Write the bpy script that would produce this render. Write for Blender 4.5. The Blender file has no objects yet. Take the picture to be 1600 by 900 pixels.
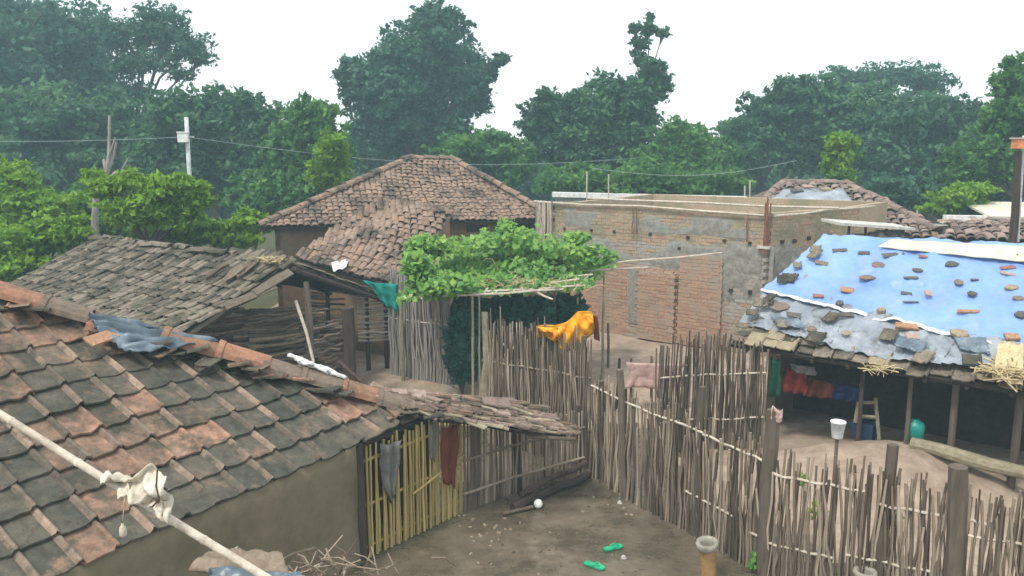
import bpy, math, random
import numpy as np
from mathutils import Vector, Matrix, noise

R = random.Random(7)
NR = np.random.RandomState(11)
scene = bpy.context.scene
COL = scene.collection

# ------------------------------------------------------------------ camera
FPX, PITCH, CAMH = 1256.0, math.radians(9.9), 4.6
cam_data = bpy.data.cameras.new('camera')
cam = bpy.data.objects.new('camera', cam_data)
COL.objects.link(cam)
cam.location = (0, 0, CAMH)
cam.rotation_euler = (math.pi / 2 - PITCH, 0, 0)
cam_data.sensor_width = 36
cam_data.lens = 36 * FPX / 1600
cam_data.clip_end = 2000
scene.camera = cam

# ------------------------------------------------------------------ sky, sun, exposure
SUN_EL, SUN_AZ = math.radians(58), math.radians(-140)     # azimuth clockwise from +Y
world = bpy.data.worlds.new('World')
scene.world = world
world.use_nodes = True
wn, wl = world.node_tree.nodes, world.node_tree.links
bg = wn['Background']
sky = wn.new('ShaderNodeTexSky')
sky.sky_type = 'NISHITA'
sky.sun_disc = False
sky.sun_elevation = SUN_EL
sky.sun_rotation = SUN_AZ
cl = wn.new('ShaderNodeMix')
cl.data_type = 'RGBA'
cl.inputs['Factor'].default_value = 0.9
cl.inputs['B'].default_value = (7.6, 7.7, 7.75, 1)       # bright even cloud cover
wl.new(sky.outputs['Color'], cl.inputs['A'])
wl.new(cl.outputs['Result'], bg.inputs['Color'])
bg.inputs['Strength'].default_value = 0.1
sd = bpy.data.lights.new('sun', 'SUN')
sd.energy = 1.5
sd.angle = math.radians(11)
sd.color = (1.0, 0.93, 0.80)
sun = bpy.data.objects.new('sun', sd)
COL.objects.link(sun)
sdir = Vector((math.sin(SUN_AZ) * math.cos(SUN_EL), math.cos(SUN_AZ) * math.cos(SUN_EL), math.sin(SUN_EL)))
sun.rotation_euler = sdir.to_track_quat('Z', 'Y').to_euler()
sun.location = sdir * 60
vs = scene.view_settings
vs.view_transform = 'Standard'
vs.look = 'None'
vs.gamma = 1
vs.use_curve_mapping = False
vs.exposure = 1.0

# ------------------------------------------------------------------ measuring helpers
def ray(px, py):
    a = (px - 800) / FPX
    b = -(py - 450) / FPX
    return Vector((a, math.cos(PITCH) + b * math.sin(PITCH), -math.sin(PITCH) + b * math.cos(PITCH)))
def at(px, py, h=0.0):
    r = ray(px, py)
    return Vector((0, 0, CAMH)) + r * ((h - CAMH) / r.z)
def ad(px, py, d):
    r = ray(px, py)
    return Vector((0, 0, CAMH)) + r * (d / r.y)
def onplane(px, py, p, n):
    r = ray(px, py)
    o = Vector((0, 0, CAMH))
    return o + r * ((p - o).dot(n) / r.dot(n))

# ------------------------------------------------------------------ materials
def ramp_set(rn, cols):
    el = rn.color_ramp.elements
    n = len(cols)
    el[0].position = 0
    el[1].position = 1
    for i in range(1, n - 1):
        el.new(i / (n - 1))
    for e, c in zip(sorted(el, key=lambda e: e.position), cols):
        e.color = (c[0], c[1], c[2], 1)

def M(name, cols, scale=1.0, rnd=0.5, rough=0.9, bump=0.3, bscale=25, stretch=(1, 1, 1), detail=0.35, leaf=0.0, spec=0.2, thr=(0.3, 0.7), grime=None, dscale=None, wet=None):
    m = bpy.data.materials.new(name)
    m.use_nodes = True
    n, l = m.node_tree.nodes, m.node_tree.links
    bs = n['Principled BSDF']
    out = n['Material Output']
    g = n.new('ShaderNodeNewGeometry')
    oi = n.new('ShaderNodeObjectInfo')
    mp = n.new('ShaderNodeVectorMath')
    mp.operation = 'MULTIPLY'
    mp.inputs[1].default_value = stretch
    l.new(g.outputs['Position'], mp.inputs[0])
    t = n.new('ShaderNodeTexNoise')
    t.inputs['Scale'].default_value = scale
    t.inputs['Detail'].default_value = 6
    t.inputs['Roughness'].default_value = 0.62
    l.new(mp.outputs[0], t.inputs['Vector'])
    mr = n.new('ShaderNodeMapRange')
    mr.inputs[1].default_value, mr.inputs[2].default_value = thr
    l.new(t.outputs['Fac'], mr.inputs[0])
    ad1 = n.new('ShaderNodeMath')
    ad1.operation = 'ADD'
    l.new(oi.outputs['Random'], ad1.inputs[0])
    l.new(g.outputs['Random Per Island'], ad1.inputs[1])
    fr = n.new('ShaderNodeMath')
    fr.operation = 'FRACT'
    l.new(ad1.outputs[0], fr.inputs[0])
    mx = n.new('ShaderNodeMix')
    mx.inputs['Factor'].default_value = rnd
    l.new(mr.outputs[0], mx.inputs['A'])
    l.new(fr.outputs[0], mx.inputs['B'])
    rp = n.new('ShaderNodeValToRGB')
    ramp_set(rp, cols)
    l.new(mx.outputs['Result'], rp.inputs[0])
    t2 = n.new('ShaderNodeTexNoise')
    t2.inputs['Scale'].default_value = dscale or bscale * 0.6
    t2.inputs['Detail'].default_value = 5
    t2.inputs['Roughness'].default_value = 0.7
    l.new(mp.outputs[0], t2.inputs['Vector'])
    m2 = n.new('ShaderNodeMapRange')
    m2.inputs[1].default_value, m2.inputs[2].default_value = 0.25, 0.75
    m2.inputs[3].default_value, m2.inputs[4].default_value = 1 - detail, 1 + detail
    l.new(t2.outputs['Fac'], m2.inputs[0])
    mul = n.new('ShaderNodeVectorMath')
    mul.operation = 'SCALE'
    l.new(rp.outputs[0], mul.inputs[0])
    l.new(m2.outputs[0], mul.inputs['Scale'])
    col = mul.outputs[0]
    if grime:      # (colour, scale, low, high): stains with a shape of their own; crease shading on the tarps
        t3 = n.new('ShaderNodeTexNoise')
        t3.inputs['Scale'].default_value = grime[1]
        t3.inputs['Detail'].default_value = 7
        t3.inputs['Roughness'].default_value = 0.7
        l.new(mp.outputs[0], t3.inputs['Vector'])
        m3 = n.new('ShaderNodeMapRange')
        m3.inputs[1].default_value, m3.inputs[2].default_value = grime[2], grime[3]
        l.new(t3.outputs['Fac'], m3.inputs[0])
        gm = n.new('ShaderNodeMix')
        gm.data_type = 'RGBA'
        gm.inputs['B'].default_value = (*grime[0], 1)
        l.new(m3.outputs[0], gm.inputs['Factor'])
        l.new(col, gm.inputs['A'])
        col = gm.outputs['Result']
        if wet:
            m4 = n.new('ShaderNodeMapRange')
            m4.inputs[3].default_value, m4.inputs[4].default_value = rough, wet
            l.new(m3.outputs[0], m4.inputs[0])
            l.new(m4.outputs[0], bs.inputs['Roughness'])
    l.new(col, bs.inputs['Base Color'])
    bs.inputs['Roughness'].default_value = rough
    bs.inputs['Specular IOR Level'].default_value = spec
    if bump:
        tb = n.new('ShaderNodeTexNoise')
        tb.inputs['Scale'].default_value = bscale
        tb.inputs['Detail'].default_value = 5
        l.new(mp.outputs[0], tb.inputs['Vector'])
        b = n.new('ShaderNodeBump')
        b.inputs['Strength'].default_value = bump
        b.inputs['Distance'].default_value = 0.02
        l.new(tb.outputs['Fac'], b.inputs['Height'])
        l.new(b.outputs[0], bs.inputs['Normal'])
    if leaf:
        tr = n.new('ShaderNodeBsdfTranslucent')
        l.new(col, tr.inputs['Color'])
        ms = n.new('ShaderNodeMixShader')
        ms.inputs[0].default_value = leaf
        l.new(bs.outputs[0], ms.inputs[1])
        l.new(tr.outputs[0], ms.inputs[2])
        l.new(ms.outputs[0], out.inputs['Surface'])
    return m

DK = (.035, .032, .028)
MAT = {
 'mud':      M('wet_mud', [(.115, .097, .066), (.155, .124, .088), (.205, .16, .118)], .9, 0, .5, .8, 7, detail=.24, grime=((.08, .068, .044), 1.3, .42, .60), spec=.5, wet=.16),
 'bank':     M('dry_earth', [(.26, .195, .15), (.34, .265, .205), (.42, .34, .27)], 2, 0, .95, 1.0, 9, detail=.28),
 'grassland':M('grassy_ground', [(.05, .08, .03), (.10, .09, .05), (.06, .10, .03)], .5, 0, .95, .6, 6),
 'tile_near':M('weathered_roof_tile', [(.11, .085, .066), (.18, .125, .096), (.28, .17, .12), (.36, .215, .15), (.27, .20, .16)], 1.8, .3, .85, .9, 22, detail=.50, grime=((.085, .078, .06), 2.8, .44, .62), dscale=9),
 'tile_mix': M('half_mossed_tile', [(.10, .085, .066), (.17, .125, .092), (.27, .17, .12), (.34, .21, .145)], 2.2, .25, .85, .9, 22, detail=.5, grime=((.062, .062, .048), 2.4, .42, .60), dscale=9),
 'tile_worn':M('rubbed_clay', [(.075, .068, .054), (.15, .118, .092), (.30, .215, .165), (.46, .32, .24)], 3.5, .6, .85, .6, 22, detail=.4, grime=((.09, .085, .068), 3.5, .47, .62)),
 'tile_moss':M('mossy_roof_tile', [(.042, .045, .036), (.068, .069, .056), (.11, .10, .078), (.17, .13, .10)], 1.8, .3, .85, .9, 22, detail=.45, grime=((.27, .17, .115), 3.0, .56, .70), dscale=9),
 'tile_shed':M('grey_moss_tile', [(.042, .040, .030), (.085, .077, .058), (.135, .116, .088), (.24, .20, .16), (.12, .125, .076)], 1.4, .55, .9, .6, 30, grime=((.03, .035, .02), 3, .5, .7)),
 'tile_mid': M('red_brown_tile', [(.12, .092, .075), (.20, .145, .112), (.32, .215, .155), (.24, .175, .14), (.42, .31, .24)], .45, .5, .9, .5, 30, grime=((.085, .072, .062), 1.6, .46, .62)),
 'tile_dark':M('dark_purple_tile', [(.10, .074, .068), (.17, .125, .11), (.27, .20, .17), (.38, .29, .25)], .9, .6, .9, .5, 30),
 'ridge':    M('clay_ridge_tile', [(.20, .125, .085), (.28, .155, .10), (.36, .185, .12)], 1.2, .6, .85, .5, 25, grime=((.11, .09, .07), 4, .5, .75)),
 'ridge_gr': M('grey_clay_ridge', [(.17, .135, .105), (.22, .165, .13)], 2, .4, .85, .5, 25, grime=((.08, .075, .06), 4, .5, .75)),
 'deck':     M('batten_shade_dark', [DK, (.06, .045, .035)], 3, 0, .95, .5, 20),  # dark battens; also the painted shade in holes, vents and tarp hut
 'mudwall':  M('mud_plaster', [(.135, .118, .07), (.175, .145, .092), (.215, .17, .115)], .7, 0, .9, .35, 14, detail=.14, grime=((.085, .08, .05), 1.1, .5, .75)),
 'mudwall2': M('tan_mud_plaster', [(.30, .19, .11), (.22, .15, .095), (.17, .12, .085)], 1.0, 0, .95, .4, 10),
 'bam':      M('grey_bamboo', [(.055, .043, .033), (.115, .088, .066), (.20, .155, .118), (.31, .25, .19), (.52, .44, .35)], 5, .75, .8, .3, 40, stretch=(1, 1, .12), detail=.3),
 'bam_dark': M('dark_bamboo', [(.055, .042, .034), (.11, .085, .066), (.17, .135, .105), (.26, .21, .165)], 5, .75, .8, .3, 40, stretch=(1, 1, .12), detail=.3),
 'bam_grey': M('silver_bamboo', [(.18, .165, .155), (.27, .25, .235), (.36, .34, .32), (.20, .17, .15)], 5, .75, .8, .3, 40, stretch=(1, 1, .12)),
 'bam_yel':  M('yellow_bamboo_slat', [(.24, .185, .075), (.38, .29, .11), (.50, .39, .17)], 4, .6, .7, .3, 40, stretch=(1, 1, .1)),
 'bam_pale': M('pale_bamboo', [(.42, .36, .29), (.52, .46, .38), (.60, .54, .46)], 3, .2, .6, .2, 30, grime=((.25, .2, .15), 8, .55, .75)),
 'wood':     M('weathered_post', [(.075, .062, .05), (.13, .105, .082), (.19, .155, .12)], 4, .5, .9, .7, 30, stretch=(1, 1, .15)),
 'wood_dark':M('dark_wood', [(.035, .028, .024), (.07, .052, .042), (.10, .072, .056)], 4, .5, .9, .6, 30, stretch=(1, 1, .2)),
 'wood_pale':M('grey_log', [(.20, .18, .12), (.28, .25, .17), (.34, .30, .22)], 3, .4, .9, .7, 25),
 'firewood': M('firewood_bark', [(.07, .058, .046), (.13, .105, .08), (.21, .165, .125), (.30, .24, .18)], 6, .8, .9, .5, 30),
 'brick':    M('burnt_brick', [(.32, .195, .14), (.40, .24, .17), (.45, .285, .20), (.36, .25, .195)], 1.2, .6, .9, .5, 40, grime=((.34, .29, .235), 1.4, .5, .66)),
 'brick_y':  M('sandy_brick', [(.36, .27, .18), (.43, .32, .215), (.40, .31, .225), (.48, .31, .21)], .9, .4, .9, .5, 40, grime=((.27, .245, .16), 1.1, .46, .60)),
 'brick_g':  M('mortar_smeared_brick', [(.32, .265, .225), (.38, .31, .26), (.42, .33, .27)], .8, .35, .9, .5, 40, grime=((.36, .36, .33), 1.3, .45, .56)),
 'mortar':   M('mortar', [(.30, .24, .185), (.38, .31, .25)], 2, 0, .95, .5, 30),
 'plaster':  M('grey_cement', [(.22, .21, .185), (.27, .255, .23), (.25, .27, .245)], 1.5, .1, .9, .3, 20),
 'concrete': M('pale_concrete', [(.42, .41, .38), (.56, .55, .52)], 2, .2, .9, .3, 20),
 'white':    M('white_paint', [(.66, .67, .66), (.80, .80, .78)], 3, .1, .7, .1, 20),
 'cream':    M('cream_sheet', [(.58, .56, .44), (.70, .67, .56)], 1.4, 0, .8, .2, 12),
 'tarp_blue':M('blue_tarpaulin', [(.135, .25, .60), (.19, .33, .68), (.26, .41, .74)], .8, 0, .45, .5, 9, detail=.1, spec=.5, grime=((.26, .35, .55), 2.2, .50, .74)),  # grime here also paints crease shading into the colour, beside dirt streaks
 'tarp_grey':M('grey_plastic_sheet', [(.16, .185, .22), (.26, .295, .345), (.38, .415, .47)], 1.6, 0, .45, .7, 9, detail=.2, spec=.5, grime=((.10, .10, .10), 4.5, .53, .68)),  # grime here paints dark tears and tile impressions into the colour
 'plastic_dk':M('dark_blue_plastic', [(.05, .075, .10), (.10, .14, .18), (.22, .27, .32)], 3, 0, .35, .4, 12, spec=.5),
 'orange_cl':M('orange_cloth', [(.60, .22, .012), (.74, .34, .018), (.82, .46, .05)], 3, 0, .8, .3, 20, detail=.12, grime=((.52, .11, .012), 7, .56, .66)),
 'rag':      M('dirty_white_cloth', [(.40, .35, .27), (.58, .53, .44), (.68, .64, .56)], 9, 0, .9, .6, 25),
 'pink':     M('pink_cloth', [(.46, .30, .27), (.56, .40, .37)], 4, 0, .9, .4, 20),
 'teal':     M('teal_cloth', [(.01, .20, .17), (.02, .30, .25)], 3, 0, .8, .2, 20),
 'green_cl': M('green_cloth', [(.01, .06, .035), (.02, .11, .065)], 4, 0, .8, .2, 20),
 'red_cl':   M('red_cloth', [(.13, .014, .01), (.19, .028, .018)], 4, 0, .8, .2, 20),
 'blue_cl':  M('blue_cloth', [(.008, .018, .07), (.014, .03, .11)], 4, 0, .8, .2, 20),
 'navy_cl':  M('navy_cloth', [(.015, .03, .07), (.03, .06, .12)], 4, 0, .8, .2, 20),
 'sack':     M('grey_sack', [(.11, .108, .095), (.17, .165, .15)], 4, 0, .9, .3, 20),
 'rustcl':   M('rust_red_board', [(.10, .028, .016), (.17, .05, .028)], 4, 0, .9, .3, 20, stretch=(1, 1, .3)),
 'white_pl': M('white_plastic', [(.74, .74, .74), (.82, .82, .82)], 3, 0, .4, 0, 20, spec=.5),
 'teal_pl':  M('teal_plastic', [(.01, .26, .22), (.02, .33, .28)], 3, 0, .4, 0, 20, spec=.5),
 'green_pl': M('green_rubber', [(.01, .33, .16), (.02, .45, .22)], 3, 0, .5, 0, 20, spec=.5),
 'orange_pt':M('orange_painted_box', [(.60, .20, .08), (.72, .30, .14)], 3, 0, .7, .1, 20),
 'clay':     M('ochre_clay_pipe', [(.30, .18, .075), (.38, .24, .10)], 3, .2, .8, .3, 20),
 'clay_grey':M('grey_clay_rim', [(.26, .24, .20), (.34, .32, .27)], 3, .2, .8, .3, 20),
 'stone_dark':M('dark_tile_shard', [(.085, .08, .078), (.14, .13, .12)], 9, .4, .9, .5, 40),
 'stone_brown':M('brown_tile_shard', [(.17, .125, .10), (.23, .175, .14)], 9, .4, .9, .5, 40),
 'stone_tan':M('tan_stone', [(.27, .22, .15), (.34, .29, .20)], 9, .4, .9, .5, 40),
 'stone_orange':M('orange_brick_piece', [(.32, .18, .11), (.42, .25, .16)], 9, .4, .9, .5, 40),
 'stone_red':M('red_tile_shard', [(.22, .10, .09), (.30, .15, .13)], 9, .4, .9, .5, 40),
 'stone_pink':M('pink_brick_piece', [(.36, .24, .20), (.42, .30, .26)], 9, .4, .9, .5, 40),
 'straw':    M('dry_straw', [(.42, .33, .17), (.55, .46, .28), (.34, .24, .12)], 6, .8, .9, .3, 30),
 'metal':    M('galvanised_steel', [(.45, .48, .50), (.60, .63, .65)], 3, .1, .5, 0, 20),
 'cable':    M('grey_cable', [(.30, .36, .37), (.34, .40, .41)], 3, .1, .6, 0, 20),
 'rebar':    M('rusty_rebar', [(.16, .08, .05), (.24, .12, .075)], 3, .5, .8, .2, 20),
 'bark':     M('tree_bark', [(.06, .05, .04), (.12, .10, .08)], 3, .3, .95, .8, 12, stretch=(1, 1, .3)),
 'bark_pale':M('pale_dead_wood', [(.25, .22, .20), (.38, .34, .31)], 3, .3, .95, .8, 12, stretch=(1, 1, .3)),
 # foliage: leaf albedo, with haze tint put into the far and blue ones
 'leaf_far': M('leaf_dark_green', [(.024, .082, .044), (.070, .175, .085), (.165, .32, .13)], .55, .42, .7, 0, 9, leaf=.4, detail=.1, spec=.25),
 'leaf_blue':M('leaf_deep_green', [(.022, .075, .056), (.058, .155, .096), (.13, .27, .145)], .55, .42, .7, 0, 9, leaf=.38, detail=.1, spec=.25),
 'leaf_mid': M('leaf_mid_green', [(.038, .12, .036), (.095, .235, .06), (.20, .38, .085)], .6, .45, .7, 0, 9, leaf=.4, detail=.1, spec=.25),
 'leaf_bright':M('leaf_bright_green', [(.08, .19, .012), (.18, .34, .022), (.32, .48, .04)], .8, .45, .6, 0, 9, leaf=.35, detail=.1, spec=.3),
 'leaf_lime':M('leaf_lime_green', [(.09, .20, .015), (.17, .33, .02), (.28, .43, .035)], .8, .45, .6, 0, 9, leaf=.35, detail=.1, spec=.3),
 'leaf_vine':M('vine_leaf', [(.05, .16, .045), (.11, .28, .055), (.22, .41, .07), (.38, .54, .13)], 1.2, .55, .5, 0, 9, leaf=.3, detail=.12, spec=.4),
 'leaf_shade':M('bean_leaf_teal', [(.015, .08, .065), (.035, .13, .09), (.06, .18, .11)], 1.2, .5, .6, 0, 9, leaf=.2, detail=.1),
}

# ------------------------------------------------------------------ object helpers
W = {}
def place(o, parent, world):
    W[o.name] = world
    if parent is not None:
        o.parent = parent
        o.matrix_parent_inverse = W[parent.name].inverted()
    o.matrix_basis = world
def tag(o, label=None, cat=None, group=None, kind=None):
    if label: o['label'] = label
    if cat: o['category'] = cat
    if group: o['group'] = group
    if kind: o['kind'] = kind
    return o
def root(name, label, cat, loc=(0, 0, 0), group=None):
    o = bpy.data.objects.new(name, None)
    o.empty_display_size = .1
    COL.objects.link(o)
    place(o, None, Matrix.Translation(Vector(loc)))
    return tag(o, label, cat, group)
def inst(name, me, mw, parent, mat=None):
    o = bpy.data.objects.new(name, me)
    COL.objects.link(o)
    place(o, parent, mw)
    return o
def rotm(x, y, z):
    """columns x,y,z -> 4x4"""
    return Matrix(((x[0], y[0], z[0], 0), (x[1], y[1], z[1], 0), (x[2], y[2], z[2], 0), (0, 0, 0, 1)))
def frame(p, x, z, sx=1, sy=1, sz=1):
    x = Vector(x).normalized(); z = Vector(z)
    z = (z - x * z.dot(x)).normalized()
    y = z.cross(x)
    return Matrix.Translation(p) @ rotm(x, y, z) @ Matrix.Diagonal((sx, sy, sz, 1))
def along(a, b, r=1.0, roll=0.0):
    """matrix taking the unit stick (0..1 on z, radius 1) to a..b"""
    d = b - a
    L = d.length
    q = Vector((0, 0, 1)).rotation_difference(d.normalized()).to_matrix().to_4x4()
    return Matrix.Translation(a) @ q @ Matrix.Rotation(roll, 4, 'Z') @ Matrix.Diagonal((r, r, L, 1))

def mkmesh(name, vs_, fs, mat, smooth=False):
    me = bpy.data.meshes.new(name)
    me.from_pydata([tuple(v) for v in vs_], [], [tuple(f) for f in fs])
    if isinstance(mat, str): mat = MAT[mat]
    me.materials.append(mat)
    if smooth:
        me.polygons.foreach_set('use_smooth', [True] * len(me.polygons))
    me.update()
    return me

class B:
    def __init__(s): s.v = []; s.f = []
    def add(s, vs_, fs):
        o = len(s.v)
        s.v += [tuple(v) for v in vs_]
        s.f += [tuple(i + o for i in f) for f in fs]
    def box(s, m, sx, sy, sz, jit=0, centre=True):
        vs_ = []
        for x in (-.5, .5):
            for y in (-.5, .5):
                for z in ((-.5, .5) if centre else (0, 1)):
                    vs_.append(m @ Vector((x * sx + R.uniform(-jit, jit), y * sy + R.uniform(-jit, jit), z * sz + R.uniform(-jit, jit))))
        s.add(vs_, [(0, 1, 3, 2), (4, 6, 7, 5), (0, 4, 5, 1), (2, 3, 7, 6), (0, 2, 6, 4), (1, 5, 7, 3)])
    def tube(s, pts, rads, n=6, cap=True):
        pts = [Vector(p) for p in pts]
        if not hasattr(rads, '__len__'): rads = [rads] * len(pts)
        vs_ = []; fs = []
        ref = None
        for i, p in enumerate(pts):
            t = (pts[min(i + 1, len(pts) - 1)] - pts[max(i - 1, 0)]).normalized()
            if ref is None:
                ref = Vector((1, 0, 0)) if abs(t.x) < .9 else Vector((0, 1, 0))
            a = (ref - t * ref.dot(t)).normalized()
            ref = a
            b = t.cross(a)
            for k in range(n):
                an = 2 * math.pi * k / n
                vs_.append(p + (a * math.cos(an) + b * math.sin(an)) * rads[i])
        for i in range(len(pts) - 1):
            for k in range(n):
                k2 = (k + 1) % n
                fs.append((i * n + k, i * n + k2, (i + 1) * n + k2, (i + 1) * n + k))
        if cap:
            fs.append(tuple(range(n - 1, -1, -1)))
            fs.append(tuple((len(pts) - 1) * n + k for k in range(n)))
        s.add(vs_, fs)
    def lathe(s, c, prof, n=16):
        vs_ = []; fs = []
        for r, z in prof:
            for k in range(n):
                an = 2 * math.pi * k / n
                vs_.append(Vector(c) + Vector((r * math.cos(an), r * math.sin(an), z)))
        for i in range(len(prof) - 1):
            for k in range(n):
                k2 = (k + 1) % n
                fs.append((i * n + k, i * n + k2, (i + 1) * n + k2, (i + 1) * n + k))
        s.add(vs_, fs)
    def sheet(s, fn, nu, nv, th=.008):
        """closed thin sheet; fn(u,v) -> point"""
        P = [[Vector(fn(i / nu, j / nv)) for i in range(nu + 1)] for j in range(nv + 1)]
        top = []; bot = []
        for j in range(nv + 1):
            for i in range(nu + 1):
                du = P[j][min(i + 1, nu)] - P[j][max(i - 1, 0)]
                dv = P[min(j + 1, nv)][i] - P[max(j - 1, 0)][i]
                nn = du.cross(dv)
                nn = nn.normalized() if nn.length > 1e-9 else Vector((0, 0, 1))
                top.append(P[j][i] + nn * th / 2)
                bot.append(P[j][i] - nn * th / 2)
        N = len(top); w = nu + 1
        fs = []
        for j in range(nv):
            for i in range(nu):
                a = j * w + i
                fs.append((a, a + 1, a + w + 1, a + w))
                fs.append((N + a + w, N + a + w + 1, N + a + 1, N + a))
        rim = [i for i in range(nu + 1)] + [j * w + nu for j in range(1, nv + 1)] + [nv * w + i for i in range(nu - 1, -1, -1)] + [j * w for j in range(nv - 1, 0, -1)]
        for k in range(len(rim)):
            a, b = rim[k], rim[(k + 1) % len(rim)]
            fs.append((b, a, N + a, N + b))
        s.add(top + bot, fs)
    def build(s, name, mat, parent=None, smooth=False, label=None):
        me = mkmesh(name, s.v, s.f, mat, smooth)
        o = bpy.data.objects.new(name, me)
        COL.objects.link(o)
        place(o, parent, Matrix.Identity(4))
        if label: o['label'] = label
        return o

def joined(name, items, mat, parent, kind='stuff'):
    """items: (mesh, matrix); one mesh"""
    V_ = []; F_ = []; off = 0
    cache = {}
    for me, mw in items:
        if me.name not in cache:
            cache[me.name] = (np.array([v.co[:] for v in me.vertices]), [tuple(p.vertices) for p in me.polygons])
        v, f = cache[me.name]
        a = np.array(mw)
        V_.append(v @ a[:3, :3].T + a[:3, 3])
        F_ += [tuple(i + off for i in q) for q in f]
        off += len(v)
    me = bpy.data.meshes.new(name)
    me.from_pydata(np.concatenate(V_).tolist(), [], F_)
    me.materials.append(MAT[mat] if isinstance(mat, str) else mat)
    o = bpy.data.objects.new(name, me)
    COL.objects.link(o)
    place(o, parent, Matrix.Identity(4))
    o['kind'] = kind
    return o

def parts_or_stuff(name, items, mat, parent, limit=300, stuffname=None):
    items = list(items)
    if len(items) > limit:
        items.sort(key=lambda it: (it[1].translation - Vector((0, 0, CAMH))).length)
        rest = items[limit:]
        items = items[:limit]
        joined(stuffname or name, rest, mat, parent)
    for me, mw in items:
        inst(name, me, mw, parent)

# ---- shared piece meshes
def stick_mesh(mat, seed, n=6, seg=3, bend=1.0, taper=.25):
    r = random.Random(seed)
    pts = []; rads = []
    for i in range(seg + 1):
        t = i / seg
        w = math.sin(math.pi * t)
        pts.append(Vector((r.uniform(-1, 1) * bend * w, r.uniform(-1, 1) * bend * w, t)))
        rads.append(1 - taper * t + r.uniform(-.1, .1))
    b = B()
    # unit length, so keep rings horizontal
    vs_ = []; fs = []
    for p, rr in zip(pts, rads):
        for k in range(n):
            an = 2 * math.pi * k / n
            vs_.append(p + Vector((math.cos(an) * rr, math.sin(an) * rr, 0)))
    for i in range(seg):
        for k in range(n):
            k2 = (k + 1) % n
            fs.append((i * n + k, i * n + k2, (i + 1) * n + k2, (i + 1) * n + k))
    fs.append(tuple(range(n - 1, -1, -1)))
    fs.append(tuple(seg * n + k for k in range(n)))
    return mkmesh('stick', vs_, fs, mat, False)
STK = {}
def sticks(mat, n=5, seg=3, bend=1.0):
    k = (mat, n, seg, bend)
    if k not in STK:
        STK[k] = [stick_mesh(mat, 100 + i, n, seg, bend) for i in range(8)]
    return STK[k]

def tile_flat(mat, w, l, th, roll, seed, worn=None):
    """pan tile, raised roll on its +x edge; x across, y up slope from 0, z out"""
    r = random.Random(seed)
    xs = [-.5, -.42, -.2, .08, .30, .36, .42, .47, .5]
    zs = [.45, .05, .12, 0, .05, .75, 1.0, .75, .1]
    top = []
    ys = (0, .55, 1.0)
    for yi, y in enumerate(ys):
        for x, z in zip(xs, zs):
            jy = r.uniform(-.05, .035) * l if yi == 0 else 0
            top.append((x * w, y * l * 1.18 + jy, th + z * roll * (1.0 if yi < 2 else .8) + r.uniform(-.004, .004)))
    bot = [(x, y, z - th) for x, y, z in top]
    n = len(xs); N = len(top)
    fs = []
    for j in range(len(ys) - 1):
        for i in range(n - 1):
            a = j * n + i
            fs.append((a, a + 1, a + n + 1, a + n))
    for i in range(n - 1):
        fs.append((i + 1, i, N + i, N + i + 1))
        if i < n - 1: fs.append((N + i, N + i + n * 2, N + i + 1 + n * 2, N + i + 1))
    for j in range(len(ys) - 1):
        a = j * n
        fs.append((a, a + n, N + a + n, N + a))
        a = j * n + n - 1
        fs.append((a + n, a, N + a, N + a + n))
    me = mkmesh('roof_tile', top + bot, fs, mat)
    if worn:       # the raised roll is rubbed back to bare clay
        me.materials.append(MAT[worn])
        for j in range(len(ys) - 1):
            for i in range(4, n - 1): me.polygons[j * (n - 1) + i].material_index = 1
    return me
def tile_round(mat, w, l, th, seed, rise=.5, taper=.85):
    r = random.Random(seed)
    n = 6
    top = []
    for yi, y in enumerate((0, 1.25)):
        for i in range(n):
            an = math.pi * (i / (n - 1))
            s = 1 if yi == 0 else taper
            top.append((-math.cos(an) * w / 2 * s, y * l + (r.uniform(-.06, .06) * l if yi == 0 else 0), math.sin(an) * w * rise * s))
    bot = [(x * (1 - 2 * th / w), y, max(0, z - th)) for x, y, z in top]
    N = len(top)
    fs = []
    for i in range(n - 1):
        fs.append((i, i + 1, i + 1 + n, i + n))
        fs.append((N + i + n, N + i + 1 + n, N + i + 1, N + i))
        fs.append((i + 1, i, N + i, N + i + 1))
    fs.append((0, n, N + n, N)); fs.append((2 * n - 1, n - 1, N + n - 1, N + 2 * n - 1))
    return mkmesh('roof_tile', top + bot, fs, mat)

def lerp(a, b, t): return a + (b - a) * t

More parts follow.
